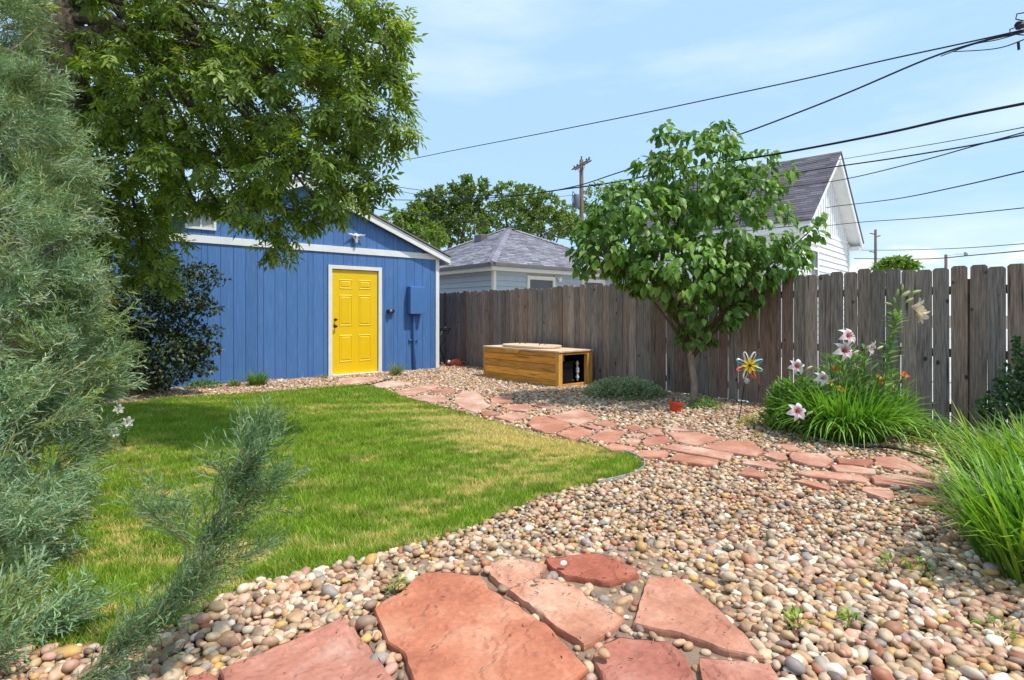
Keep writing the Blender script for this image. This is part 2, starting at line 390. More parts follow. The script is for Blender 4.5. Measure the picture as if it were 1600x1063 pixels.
# ================================================================== SETTING
def sheet(name, poly, z, mat, parent=None):
    mb = MB(); mb.add([(p[0], p[1], z) for p in poly], [tuple(range(len(poly)))])
    return mb.build(name, mat, parent)
g = structure(sheet('ground', [(-400, -400), (400, -400), (400, 400), (-400, 400)], -.02, M['ground']))
structure(sheet('pale_ground', [(7.62, -60), (60, -60), (60, 80), (7.62, 80)], -.012, M['pale_ground']))  # made-up pale ground beyond the fence, so its gaps show bright

LAWN_PX = [(188, 632), (260, 624), (330, 619), (430, 613), (500, 608), (545, 604), (578, 604), (600, 610), (625, 619), (650, 627), (690, 637), (735, 649), (790, 664),
           (830, 675), (860, 683), (900, 691), (950, 703), (985, 713), (1002, 722), (1003, 731), (990, 741), (955, 750), (920, 758), (850, 777), (790, 800),
           (730, 826), (690, 843), (640, 856), (580, 872), (520, 889), (450, 902), (395, 914), (350, 932), (300, 962), (240, 985), (150, 1010), (20, 1020), (-260, 960), (-600, 780), (-350, 690), (-60, 655)]
lawn_poly = [pg(x, y, .01) for x, y in LAWN_PX]
structure(sheet('lawn_bed', [(p.x, p.y) for p in lawn_poly], .004, M['lawn_soil']))

STONES = {
 'fore': [
  [(584,950),(600,936),(625,925),(645,905),(662,895),(700,894),(751,899),(764,918),(811,945),(845,970),(869,989),(906,1029),(921,1041),(902,1056),(860,1080),(800,1110),(650,1110),(646,1063),(641,1047),(630,1018),(606,1002),(594,976)],
  [(343,1047),(385,1028),(430,1010),(475,992),(505,978),(528,967),(545,966),(560,990),(585,1020),(600,1040),(620,1066),(625,1100),(380,1110),(350,1070)],
  [(264,1075),(300,1056),(325,1050),(338,1056),(345,1080),(300,1100)],
  [(764,884),(781,874),(815,874),(855,882),(845,898),(811,916),(791,919),(767,899)],
  [(793,921),(835,904),(862,904),(909,921),(919,935),(943,945),(977,965),(943,989),(913,1007),(889,992),(862,972),(832,948)],
  [(852,872),(875,871),(902,866),(936,864),(967,876),(990,887),(997,896),(980,903),(953,909),(916,904),(882,899),(862,886)],
  [(1012,901),(1058,901),(1081,916),(1105,935),(1129,958),(1162,989),(1196,1026),(1139,1016),(1064,989),(1014,980),(989,972),(999,945),(1005,918)],
  [(926,1022),(943,1007),(970,995),(1010,999),(1044,1002),(1071,1022),(1080,1045),(1085,1075),(1070,1110),(960,1110),(942,1060)],
  [(1093,1026),(1139,1031),(1203,1039),(1220,1066),(1215,1110),(1110,1110),(1097,1060)]],
 'path': [
  [(530,592),(560,590),(589,589),(594,592),(564,599),(528,599)], [(575,600),(613,596),(641,598),(642,600),(608,604),(593,605)],
  [(618,611),(654,604),(675,600),(688,604),(673,608),(658,612),(644,616),(624,617)], [(675,610),(686,608),(706,607),(712,611),(696,614),(679,615)],
  [(640,621),(668,617),(696,622),(702,627),(675,628),(654,625)], [(711,619),(724,612),(745,612),(756,621),(758,629),(767,632),(741,643),(724,637),(711,630)],
  [(750,644),(774,643),(779,647),(756,649)], [(765,622),(782,619),(800,619),(801,627),(771,630)], [(782,634),(800,632),(821,632),(833,638),(821,642),(798,640)],
  [(831,633),(844,631),(880,638),(854,639)], [(773,651),(810,644),(828,649),(797,657)],
  [(824,661),(837,651),(854,652),(886,660),(891,664),(863,675),(850,674),(831,667)], [(857,650),(907,639),(933,652),(902,663),(878,657)],
  [(928,662),(948,656),(964,663),(958,668)], [(870,677),(901,666),(930,674),(919,679),(894,686)], [(909,665),(927,664),(941,669),(932,672)],
  [(920,683),(946,671),(979,675),(961,690),(935,690)], [(946,699),(956,692),(993,699),(984,704),(955,703)],
  [(976,668),(989,664),(1001,666),(1002,670),(989,673)], [(999,674),(1022,668),(1030,670),(1038,678),(1035,680),(1017,678)], [(1034,668),(1058,667),(1077,673),(1048,672)],
  [(1043,676),(1090,675),(1126,685),(1101,691),(1090,695),(1074,693),(1057,689)], [(979,680),(997,677),(1005,679),(998,683)], [(976,689),(984,684),(1001,687),(995,694),(984,695)],
  [(1005,689),(1009,683),(1038,682),(1048,689),(1035,693),(1007,696)], [(994,710),(1002,704),(1041,704),(1044,707),(1041,715),(999,713)],
  [(1033,699),(1053,694),(1093,699),(1144,708),(1135,718),(1106,713),(1057,704)], [(1098,697),(1139,688),(1176,690),(1192,705),(1179,711),(1122,703)],
  [(1046,718),(1059,708),(1100,714),(1122,718),(1116,726),(1098,725),(1057,720)], [(1195,711),(1205,704),(1228,708),(1230,718),(1212,717)],
  [(1160,724),(1168,720),(1208,722),(1223,733),(1200,731)], [(1153,740),(1163,732),(1178,732),(1199,743),(1187,745)],
  [(1209,692),(1235,693),(1254,703),(1232,704)], [(1235,710),(1240,706),(1288,709),(1302,718),(1286,728),(1261,725),(1238,718)],
  [(1296,704),(1322,706),(1330,712),(1300,711)], [(1308,716),(1357,718),(1366,722),(1354,727),(1312,724)], [(1298,726),(1331,727),(1366,734),(1369,740),(1345,739),(1308,736)],
  [(1368,713),(1401,713),(1428,724),(1461,740),(1448,742),(1401,732),(1368,726)], [(1245,739),(1266,735),(1312,739),(1345,742),(1356,748),(1352,752),(1312,749),(1270,744)],
  [(1361,744),(1410,741),(1473,753),(1470,762),(1428,761),(1368,753)], [(1238,750),(1258,749),(1298,760),(1291,764),(1261,756)], [(1347,766),(1350,761),(1389,763),(1398,775),(1385,778),(1363,772)],
  [(1478,757),(1515,764),(1540,778),(1500,776)], [(1420,772),(1470,776),(1478,786),(1432,784)]]}
path = structure(sheet('path', [tuple(pg(x, y).xy) for x, y in [(560, 850), (1000, 850), (1120, 880), (1300, 1110), (200, 1110)]], .003, M['soil']))
def refine(poly, step, amp, seed):
    rr = random.Random(seed); out = []
    n = len(poly)
    for i in range(n):
        a, b = poly[i], poly[(i + 1) % n]; d = (b - a); L = d.length
        k = max(1, int(L / step)); nn = Vector((-d.y, d.x)) / max(L, 1e-6)
        for j in range(k):
            t = j / k; off = rr.uniform(-amp, amp) * (1 if j else .6)
            out.append(a + d * t + nn * off)
    return out
stone_w = []; joint_w = []
def stone(px, ztop, seed, near):
    rr = random.Random(seed)
    poly = [pg(x, y, ztop).xy for x, y in px]
    ar = sum(poly[i].x * poly[(i + 1) % len(poly)].y - poly[(i + 1) % len(poly)].x * poly[i].y for i in range(len(poly)))
    if ar < 0: poly = poly[::-1]
    c = sum(poly, Vector((0, 0))) / len(poly)
    if not near: poly = [c + (p - c) * 1.035 for p in poly]
    stone_w.append([tuple(p) for p in poly])
    o = refine(poly, .035 if near else .07, .006 if near else .009, seed)
    n = len(o); mb = MB()
    pal = [(1, 1, 1), (1.05, 1.0, .98), (.92, .85, .86), (1.08, 1.18, 1.2), (1.12, 1.3, 1.35), (.85, .72, .70), (1, .95, .9)]
    mb.t = rr.choice(pal) if not near else [(1.05, .90, .78), (.98, .98, 1.05), (1, .95, .95), (1.1, 1.25, 1.25), (1.08, 1.15, 1.1), (.88, .66, .62), (1.06, 1.12, 1.1), (.9, .8, .85), (1, 1, 1.05)][seed % 9]
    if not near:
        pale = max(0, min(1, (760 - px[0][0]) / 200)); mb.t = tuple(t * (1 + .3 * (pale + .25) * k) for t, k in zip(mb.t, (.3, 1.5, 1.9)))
    tilt = (rr.uniform(-.012, .012), rr.uniform(-.012, .012)) if not near else (0, 0)
    def ring(s, z, jz): return [(*(c + (p - c) * s), z + rr.uniform(-jz, jz) + (p - c).x * tilt[0] + (p - c).y * tilt[1]) for p in o]
    cs = .985 if near else .97
    vs = ring(1.0, -.01, 0) + ring(1.005, ztop - .018, .002) + ring(1.0, ztop - .008, .002) + ring(cs, ztop, .0012)
    fs = [(i + k * n, (i + 1) % n + k * n, (i + 1) % n + (k + 1) * n, i + (k + 1) * n) for k in range(3) for i in range(n)]
    if not near: fs.append(tuple(range(3 * n, 4 * n)))
    else:                               # cleft top: a fine sheet whose layers step down 2-5 mm
        from mathutils.geometry import delaunay_2d_cdt
        from mathutils import noise
        rim = [Vector(v[:2]) for v in vs[3 * n:]]; rimz = [v[2] for v in vs[3 * n:]]
        A = np.array([p[:] for p in rim]); lo, hi = A.min(0), A.max(0); st = .0125
        gx, gy = np.meshgrid(np.arange(lo[0], hi[0], st), np.arange(lo[1], hi[1], st)); Q = np.stack([gx.ravel(), gy.ravel()], 1) + RNG.uniform(-.004, .004, (gx.size, 2))
        mid = A.mean(0); Q = Q[inpoly(Q, (A - mid) * .965 + mid)]
        pts = rim + [Vector(q) for q in Q]
        r_ = delaunay_2d_cdt(pts, [], [list(range(n))], 1, 1e-5)
        off = Vector((seed * 3.7, seed * 1.3, 0))
        def hgt(p):
            q = Vector((p[0], p[1], 0)) + off; w = noise.fractal(q * 3.2, 1.0, 2.0, 4); k = w * 3.0 + .35; fl = math.floor(k); fr = k - fl
            return (fl + min(1, max(0, (fr - .92) / .08))) * .0065 + .0022 * noise.fractal(q * 17, 1.0, 2.0, 3)
        P3 = []
        for idx, p in enumerate(r_[0]):
            src = r_[3][idx]
            isrim = any(k < n for k in src); P3.append((p.x, p.y, ztop + (min(0, hgt(p)) * .4 if isrim else hgt(p))))
        b = len(vs); vs = vs + P3; fs += [tuple(b + k for k in f) for f in r_[2]]
    mb.add(vs, fs)
    if near:                            # split flakes: thin layers that still stand on the slab
        for q in range(0):
            cc = c + Vector((rr.uniform(-.16, .16), rr.uniform(-.10, .10))) * (1.4 if len(px) > 11 else .7)
            s = rr.uniform(.25, .8) * (.5 if seed == 0 else 1); h = .0028 + .0016 * q * .6
            a0 = rr.uniform(0, 6)
            fl = []
            for p in refine([cc + (w - c) * (s * rr.uniform(.75, 1.2)) for w in poly], .022, .011, seed * 7 + q): fl.append(p)
            m = len(fl)
            v2 = [(*p, ztop - .001) for p in fl] + [(*(cc + (p - cc) * .97), ztop + h) for p in fl]
            if all(inpoly(np.array([[p.x, p.y]]), stone_w[-1])[0] for p in fl):
                mb.add(v2, [(i, (i + 1) % m, m + (i + 1) % m, m + i) for i in range(m)] + [tuple(range(m, 2 * m))])
    ob = mb.build('flagstone', M['stone'], path, origin=(c.x, c.y, 0))
    return ob
for i, p in enumerate(STONES['fore']): stone(p, .032, i, True)
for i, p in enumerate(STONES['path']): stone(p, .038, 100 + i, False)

# ------------------------------------------------------------------ gravel: river pebbles
def ico(sub):
    import bmesh
    bm = bmesh.new(); bmesh.ops.create_icosphere(bm, subdivisions=sub, radius=1)
    bm.verts.ensure_lookup_table()
    V = np.array([v.co[:] for v in bm.verts]); F = np.array([[v.index for v in f.verts] for f in bm.faces]); bm.free()
    return V, F
PEB = np.array([(.52, .36, .21), (.62, .46, .31), (.50, .31, .18), (.45, .22, .12), (.66, .54, .40), (.40, .26, .16), (.33, .23, .16), (.60, .38, .14), (.55, .33, .23), (.25, .18, .14), (.74, .66, .53), (.56, .39, .27), (.36, .31, .27), (.42, .18, .10)]) ** 1.08
PW = np.array([14, 12, 10, 5, 9, 8, 6, 5, 9, 4, 5, 8, 4, 3], float); PW /= PW.sum()
def gravel():
    lawn2 = [(p.x, p.y) for p in lawn_poly]
    out = []
    soil_zone = [tuple(pg(x, y).xy) for x, y in [(600, 880), (760, 862), (1000, 862), (1120, 900), (1230, 1110), (560, 1110)]]
    for (pitch, y0, y1, sub, szm) in ((.030, 1.72, 3.0, 2, .0165), (.0285, 3.0, 5.6, 1, .0160), (.036, 5.6, 14.6, 1, .019)):
        us = np.arange(-3.2, 7.46, pitch); vs = np.arange(-4.5, 13.2, pitch)
        G = np.stack(np.meshgrid(us, vs, indexing='ij'), -1).reshape(-1, 2)
        for layer in range(2):
            P = G + RNG.uniform(-.45, .45, G.shape) * pitch
            if layer: P = P[RNG.random(len(P)) < .42]
            Y = SN * P[:, 0] + CS * P[:, 1]; X = CS * P[:, 0] - SN * P[:, 1]
            m = (Y >= y0) & (Y < y1) & (np.abs(X) < .97 * Y + .15)
            m &= ~((P[:, 1] > 10.6) & (P[:, 0] < 6.76) & (P[:, 0] > .6))
            m &= ~((P[:, 0] > 6.53) & (P[:, 0] < 7.3) & (P[:, 1] > 6.6) & (P[:, 1] < 8.62))
            m &= ~(P[:, 1] > 10.7) | (P[:, 0] > 6.7)
            P = P[m]
            m = ~inpoly(P, lawn2)
            for s in stone_w:
                lo = np.min(s, 0); hi = np.max(s, 0)
                bb = (P[:, 0] > lo[0]) & (P[:, 0] < hi[0]) & (P[:, 1] > lo[1]) & (P[:, 1] < hi[1])
                if bb.any():
                    c = np.mean(s, 0); k = 1.0 + .02 / max(.05, np.linalg.norm(np.array(s) - c, axis=1).mean())
                    ins = np.zeros(len(P), bool); ins[bb] = inpoly(P[bb], (np.array(s) - c) * k + c)
                    m &= ~ins
            sz = inpoly(P, soil_zone); m &= ~(sz & (RNG.random(len(P)) < (.45 if layer == 0 else .9)))
            P = P[m]; N = len(P)
            size = szm * np.exp(RNG.normal(-.03, .28, N)); size = np.clip(size, .007, .029)
            ax = np.stack([RNG.uniform(1.0, 1.5, N), RNG.uniform(.8, 1.05, N), RNG.uniform(.5, .78, N)], -1) * size[:, None]
            a = RNG.uniform(0, 2 * PI, N); d = np.stack([np.cos(a), np.sin(a), RNG.normal(0, .22, N)], -1)
            up = norm(np.stack([RNG.normal(0, .25, N), RNG.normal(0, .25, N), np.ones(N)], -1))
            R = frames(d, up) * ax[:, None, :][:, :, [1, 0, 2]]
            hump = .012 * np.sin(P[:, 0] * 3.1 + 1) * np.sin(P[:, 1] * 2.3)
            z = ax[:, 2] * .55 + RNG.uniform(-.002, .004, N) + (.014 if layer else 0) + np.maximum(hump, -.004)
            near_wall = 0
            T = np.concatenate([P, z[:, None]], 1)
            col = PEB[RNG.choice(len(PEB), N, p=PW)] * RNG.uniform(.78, 1.18, (N, 1)) * RNG.uniform(.95, 1.05, (N, 3))
            bV, bF = ico(sub)
            var = RNG.integers(0, 5, N)
            for w in range(5):
                rs = np.random.default_rng(w + 40)
                dirs = rs.normal(size=(4, 3)); V = bV.copy()
                for q in dirs: V = V * (1 + .30 * np.tanh(2 * (V @ norm(q)))[:, None] * rs.uniform(-1, 1))
                mm = var == w
                if mm.any(): out.append(stamp(V, bF, R[mm], T[mm], col[mm]))
    V, F, C = join(out)
    o = put('gravel', np_mesh('gravel', V, F, M['pebble'], C, True))
    stuff(o, 'tan, pink and grey river pebbles covering the ground between the flagstones', 'gravel')
    print('gravel tris', len(F))
gravel()
def litter():
    m_ = MB(); rr = random.Random(5)
    for s in stone_w[:9]:
        A = np.array(s); lo, hi = A.min(0), A.max(0)
        for _ in range(26):
            p = np.array([rr.uniform(lo[0], hi[0]), rr.uniform(lo[1], hi[1])])
            if not inpoly(p[None], s)[0]: continue
            a = rr.uniform(0, 6.3); L = rr.uniform(.006, .022); w = rr.uniform(.0006, .0016); k = rr.uniform(-.5, .5)
            m_.t = rr.choice([(.10, .05, .03), (.16, .09, .04), (.3, .2, .09), (.07, .04, .03)])
            pts = [Vector((p[0] + math.cos(a + k * t) * L * t, p[1] + math.sin(a + k * t) * L * t, .0385 + .003 * t)) for t in (0, .5, 1)]
            m_.tube(pts, [w, w * 1.5, w * .5], 4)
    stuff(m_.build('leaf_litter', M['litter']), 'scattered dry leaf bits and twiglets on the foreground slabs', 'leaf litter')
litter()
# loose pebbles lying on slabs
def pebble(px, py, z, r, col, label):
    bV, bF = ico(2); V = bV * np.array([1.3, 1, .7]) * r
    V = V * (1 + .08 * np.sin(V[:, :1] / r * 3))
    me = np_mesh('pebble', V, bF, M['pebble'], np.tile(col, (len(V), 1)), True)
    o = put('pebble', me, None, pg(px, py, z) + Vector((0, 0, r * .62))); o.rotation_euler.z = px
    tag(o, label, 'pebble')
pebble(880, 884, .046, .017, (.66, .62, .54), 'pale pebble lying alone on the dark red flagstone')
pebble(944, 1027, .046, .020, (.50, .30, .16), 'brown pebble lying on the flaked flagstone at the bottom edge')
pebble(838, 910, .050, .013, (.38, .26, .17), 'small brown pebble on the corner of the pink flagstone')

# ------------------------------------------------------------------ lawn grass
def grass():
    poly = [(p.x, p.y) for p in lawn_poly]
    A = np.array(poly); lo, hi = A.min(0), A.max(0)
    Pn = []
    for dens, ylo, yhi in ((25500, 0, 3.6), (18500, 3.6, 5.5), (10800, 5.5, 12)):
        n = int(dens * (hi[0] - lo[0]) * (hi[1] - lo[1]))
        P = RNG.uniform(lo, hi, (n, 2))
        Y = SN * P[:, 0] + CS * P[:, 1]; X = CS * P[:, 0] - SN * P[:, 1]
        P = P[(Y > max(ylo, 1.7)) & (Y < yhi) & (X > -.93 * Y)]
        Pn.append(P[inpoly(P, poly)])
    P = np.concatenate(Pn); P = P + RNG.normal(0, .014, P.shape)
    def fn(P, s, sd):
        rs = np.random.default_rng(sd); r = np.zeros(len(P))
        for k in range(7):
            w = rs.normal(size=2) * s * (1.35 ** k); r += np.sin(P @ w + rs.uniform(0, 6)) / (1.15 ** k)
        return r / 3
    dry = fn(P, 2.2, 3) * .3 + fn(P, 7, 5) * .5 + fn(P, 19, 6) * .5
    for (px, py, rad, am) in [(850, 694, .9, 1.1), (770, 676, .8, .9), (640, 640, .7, .6), (790, 745, .35, .7), (340, 735, .4, .5), (205, 700, .5, .9), (180, 850, .25, 1.2), (330, 905, .35, .9), (500, 640, .8, .3), (700, 660, .6, .6),
                              (930, 712, .5, .3), (620, 830, .4, .35), (690, 790, .25, .6), (560, 720, .3, .35), (745, 770, .18, .8), (900, 775, .3, .6)]:
        c = pg(px, py); d = np.hypot(P[:, 0] - c.x, P[:, 1] - c.y); dry += .95 * am * np.exp(-(d / (rad * .85)) ** 2)
    N = len(P)
    keep = RNG.random(N) > np.clip((dry - .75) * .45, 0, .5); P = P[keep]; dry = dry[keep]; N = len(P)
    Y = SN * P[:, 0] + CS * P[:, 1]
    h = RNG.uniform(.018, .056, N) * (1 - .35 * np.clip(dry, 0, 1)) * (1 + .25 * np.clip(fn(P, 3, 9), -1, 1)) * (1 + .45 * np.clip(fn(P, 26, 12), -1, 1))
    w = .0021 + .00042 * Y
    a = RNG.uniform(0, 2 * PI, N)
    lean = RNG.uniform(.1, 1.1, N) * h; la = RNG.uniform(0, 2 * PI, N)
    side = np.stack([np.cos(a), np.sin(a), np.zeros(N)], -1) * w[:, None]
    base = np.concatenate([P, np.full((N, 1), .002)], 1)
    tip = base + np.stack([np.cos(la) * lean, np.sin(la) * lean, h], -1)
    V = np.stack([base - side, base + side, tip], 1)
    t = np.clip((dry - .30) * 1.7 + RNG.normal(0, .22, N), 0, 1)[:, None]
    g1 = np.array([.125, .25, .018]); g2 = np.array([.45, .56, .07]); d1 = np.array([.80, .64, .27])
    mixg = RNG.random((N, 1)) ** .8; shade = np.clip(fn(P, 6, 21), -1, 1)[:, None]
    col = (g1 * mixg + g2 * (1 - mixg)) * (1 + .18 * shade + .16 * np.clip(fn(P, 22, 33), -1, 1)[:, None]) * (1 - t) + d1 * t * RNG.uniform(.75, 1.15, (N, 1))
    C = np.repeat(col[:, None, :], 3, 1)
    F = np.arange(3 * N).reshape(-1, 3)
    o = put('grass', np_mesh('grass', V, F, M['grass'], C.reshape(-1, 3)))
    stuff(o, 'mown green lawn with straw-coloured dry patches along the path', 'grass')
    print('grass tris', N)
grass()
mb = MB(); e = [pg(x, y, .02) for x, y in [(975, 707), (995, 714), (1007, 722), (1007, 731), (995, 741), (970, 748), (935, 756)]]
for i in range(len(e) - 1):
    a, b = e[i], e[i + 1]; d = (b - a); nn = Vector((-d.y, d.x, 0)).normalized() * .004
    mb.add([a - nn - Vector((0, 0, .03)), b - nn - Vector((0, 0, .03)), b + nn - Vector((0, 0, .03)), a + nn - Vector((0, 0, .03)), a - nn + Vector((0, 0, .022)), b - nn + Vector((0, 0, .022)), b + nn + Vector((0, 0, .022)), a + nn + Vector((0, 0, .022))],
           [(3, 2, 1, 0), (4, 5, 6, 7), (0, 1, 5, 4), (1, 2, 6, 5), (2, 3, 7, 6), (3, 0, 4, 7)])
tag(mb.build('lawn_edging', M['edging']), 'thin grey edging strip curving round the lawn tip', 'edging')

# ================================================================== FENCE
fence = thing('wooden_fence', 'weathered grey-brown dog-eared wooden privacy fence behind the tree', 'fence', (7.5, 6, 0))
def picket_mesh(w, h, seed):
    mb = MB(); mb.t = [(1, 1, 1), (1.12, 1.03, .96), (.82, .84, .86), (1.3, 1.24, 1.18), (1.0, .86, .76), (1.0, 1.02, 1.04), (.95, .74, .66), (1.15, 1.12, 1.10)][seed % 8]
    e = .022; rr = random.Random(seed)
    poly = [(-w / 2, .02), (w / 2, .02), (w / 2, h - e), (w / 2 - e, h), (-w / 2 + e, h), (-w / 2, h - e)]
    mb.prism(poly, 'x', -.009, .009)
    me = bpy.data.meshes.new('picket'); me.from_pydata([tuple(v) for v in mb.v], [], mb.f); me.update()
    a = me.attributes.new('tint', 'FLOAT_COLOR', 'POINT'); a.data.foreach_set('color', np.array([(*mb.t, 1)] * len(mb.v), np.float32).ravel())
    me.materials.append(M['fence']); return me
pm_ = [picket_mesh(.139 + .002 * (k % 3), 1.745 + .008 * (k % 5), k) for k in range(16)]
v = -1.2; i = 0
while v < 14.2:
    o = put('picket', pm_[random.randrange(16)], fence, (7.5 + random.uniform(-.003, .003), v, random.uniform(-.012, .012)))
    o.rotation_euler = (random.uniform(-.004, .004), random.uniform(-.006, .006), random.uniform(-.02, .02))
    v += .1405 + random.choice([.004, .009, .013, .016, .007]) if v < 5.2 else .1405 + random.choice([.001, .002, .003, .004, .008, .001]); i += 1
for z in (.22, .82, 1.5):
    MB().box(7.515, 7.553, -1.3, 14.3, z - .045, z + .045).build('rail', M['fence_rail'], fence)
for v in np.arange(-1, 14.3, 2.4):
    MB().box(7.555, 7.645, v - .045, v + .045, -.02, 1.62).build('post', M['fence_rail'], fence)

# ================================================================== BLUE SHED
SV = 10.65; U0, U1, UP, ZP, SL = .65, 6.73, 3.69, 3.80, .395
shed = thing('shed', 'blue gable-fronted garden shed with white trim and a yellow door', 'shed', (3.69, SV, 0))
def roofz(u): return ZP - SL * abs(u - UP)
DU0, DU1, DZ = 4.26, 5.25, 2.13
MB().box(U0 + .05, U1 - .05, SV + .03, SV + 5.8, .0, 2.5).prism([(U0 + .05, 2.5), (U1 - .05, 2.5), (U1 - .05, roofz(U1) - .16), (UP, ZP - .16), (U0 + .05, roofz(U0) - .16)], 'y', SV + .03, SV + 5.8).build('wall_core', M['blue'], shed)
MB().box(U0, U1, SV - .02, SV + 5.82, -.03, .025).build('foundation', M['pale_ground'], shed)
edges = [U0 + .03]
k = 0
while edges[-1] < U1 - .1:
    edges.append(edges[-1] + [.2, .2, .1, .2, .205][k % 5]); k += 1
edges[-1] = U1 - .09
for a, b in zip(edges[:-1], edges[1:]):
    a2, b2 = a + .003, b - .003
    tt = (random.uniform(.95, 1.06),) * 3
    segs = []
    if b2 <= DU0 - .08 or a2 >= DU1 + .08: segs = [(a2, b2, .03, 2.448)]
    else:
        if a2 < DU0 - .08: segs.append((a2, DU0 - .083, .03, 2.448)); 
        if b2 > DU1 + .08: segs.append((DU1 + .083, b2, .03, 2.448))
        segs.append((max(a2, DU0 - .08), min(b2, DU1 + .08), DZ + .085, 2.448))
    for s in segs:
        if s[1] - s[0] < .01: continue
        m_ = MB(); m_.t = tt; m_.box(s[0], s[1], SV, SV + .026, s[2], s[3]).build('siding_board', M['siding'], shed)
    m_ = MB(); m_.t = tt; pts = [(a2, 2.582), (b2, 2.582), (b2, roofz(b2) - .13)]
    if a2 < UP < b2: pts.append((UP, ZP - .13))
    pts.append((a2, roofz(a2) - .13))
    if roofz(b2) - .13 > 2.6 and roofz(a2) - .13 > 2.6: m_.prism(pts, 'y', SV, SV + .026).build('siding_board', M['siding'], shed)
MB().box(U0, U1 + .002, SV - .022, SV + .024, 2.452, 2.578).build('trim_band', M['white'], shed, bevel=.003)
MB().box(U1 - .085, U1 + .004, SV - .018, SV + .02, .02, 2.45).build('corner_board', M['white'], shed, bevel=.003)
MB().box(U0 - .004, U0 + .085, SV - .018, SV + .02, .02, 2.45).build('corner_board', M['white'], shed, bevel=.003)
ue0, ue1 = U0 - .25, U1 + .22
for s0, s1 in ((ue0, UP), (UP, ue1)):
    MB().prism([(s0, roofz(s0) - .145), (s1, roofz(s1) - .145), (s1, roofz(s1) - .008), (s0, roofz(s0) - .008)], 'y', SV - .14, SV - .10).build('rake_board', M['white'], shed, bevel=.003)
    MB().prism([(s0, roofz(s0) - .04), (s1, roofz(s1) - .04), (s1, roofz(s1)), (s0, roofz(s0))], 'y', SV - .10, SV + 6.0).build('roof_deck', M['white'], shed)
    MB().prism([(s0 - (.03 if s0 < UP - 1 else 0), roofz(s0) + .001), (s1 + (.03 if s1 > UP + 1 else 0), roofz(s1) + .001), (s1 + (.03 if s1 > UP + 1 else 0), roofz(s1) + .028), (s0 - (.03 if s0 < UP - 1 else 0), roofz(s0) + .028)], 'y', SV - .17, SV + 6.05).build('roof', M['shingle_shed'], shed)
MB().box(ue1 - .02, ue1 + .02, SV - .1, SV + 6, roofz(ue1) - .16, roofz(ue1) - .01).build('fascia', M['white'], shed)
# door
fr = MB(); fr.box(DU0 - .075, DU0, SV - .03, SV + .03, .0, DZ + .075).box(DU1, DU1 + .075, SV - .03, SV + .03, 0, DZ + .075).box(DU0, DU1, SV - .029, SV + .029, DZ, DZ + .074)
frame = fr.build('door_frame', M['white'], shed, bevel=.003)
MB().box(DU0 + .001, DU1 - .001, SV - .06, SV + .028, .0, .045).build('threshold', M['white'], shed, bevel=.004)
door = MB().box(DU0 + .012, DU1 - .012, SV + .008, SV + .03, .048, DZ - .012).build('door', M['yellow'], shed)
dw = DU1 - DU0
for (x0, x1) in ((.16, .43), (.57, .84)):
    for (z0, z1) in ((.28, .82), (1.0, 1.62), (1.74, 1.93)):
        a, b = DU0 + dw * x0, DU0 + dw * x1
        p = MB(); y = SV + .008
        # moulded ring and raised field
        for (i0, o0, i1, o1) in ((0, .0, .018, .010), (.018, .010, .03, .0), (.03, .0, .05, -.0), ):
            pass
        def ringv(ins, dy): return [(a + ins, y + dy, z0 + ins), (b - ins, y + dy, z0 + ins), (b - ins, y + dy, z1 - ins), (a + ins, y + dy, z1 - ins)]
        vs = ringv(0, -.0005) + ringv(.012, -.009) + ringv(.024, -.001) + ringv(.034, -.001) + ringv(.05, -.008)
        fs = [(k * 4 + j, k * 4 + (j + 1) % 4, (k + 1) * 4 + (j + 1) % 4, (k + 1) * 4 + j) for k in range(4) for j in range(4)] + [(16, 17, 18, 19)]
        p.add(vs, fs).build('door_panel', M['yellow'], door)
for z, r in ((1.00, .03), (1.13, .026)):
    MB().lathe([(r, 0), (r, .008), (.011, .012), (.011, .035), (r * .8, .045), (r * .9, .06), (r * .5, .07)], 14, (DU0 + .075, SV + .008, z), (0, -1, 0)).build('knob' if z < 1.05 else 'deadbolt', M['bronze'], door, smooth=True)
# gable vent window
wn_ = MB(); a, b, z0, z1 = 1.74, 2.21, 2.68, 2.99; y0, y1 = SV - .03, SV + .02
wn_.box(a, b, y0, y1, z0, z0 + .04).box(a, b, y0, y1, z1 - .04, z1).box(a, a + .04, y0, y1, z0 + .04, z1 - .04).box(b - .04, b, y0, y1, z0 + .04, z1 - .04).box(a + .22, a + .25, y0 + .004, y1, z0 + .04, z1 - .04)
gw = wn_.build('window', M['white'], shed)
MB().box(a + .04, a + .22, SV - .006, SV, z0 + .04, z1 - .04).build('pane', M['frost'], gw)
MB().box(a + .25, b - .04, SV - .006, SV, z0 + .04, z1 - .04).build('pane', M['frost'], gw)

mbx = thing('meter_box', 'blue-painted electrical box with conduit on the shed wall', 'electrical box', (6.1, SV, 1.25))
MB().box(5.93, 6.27, SV - .15, SV, 1.25, 1.80).build('box', M['blue'], mbx, bevel=.006)
MB().box(5.92, 6.28, SV - .165, SV - .151, 1.24, 1.82).box(5.92, 6.28, SV - .151, SV, 1.803, 1.83).build('cover', M['blue'], mbx, bevel=.004)
MB().tube([(6.06, SV - .06, 1.25), (6.06, SV - .06, 1.1), (6.075, SV - .055, .5), (6.085, SV - .05, .0)], .026, 10).build('conduit', M['blue'], mbx, smooth=True)
cl_ = MB().box(5.96, 6.18, SV - .03, SV, .66, .69); cl_.lathe([(.034, -.02), (.034, .02)], 10, (6.072, SV - .055, .675))
cl_.lathe([(.014, 0), (.014, .05)], 8, (5.99, SV, .675), (0, -1, 0)).lathe([(.014, 0), (.014, .05)], 8, (6.16, SV, .675), (0, -1, 0)); cl_.build('clamp', M['blue'], mbx)
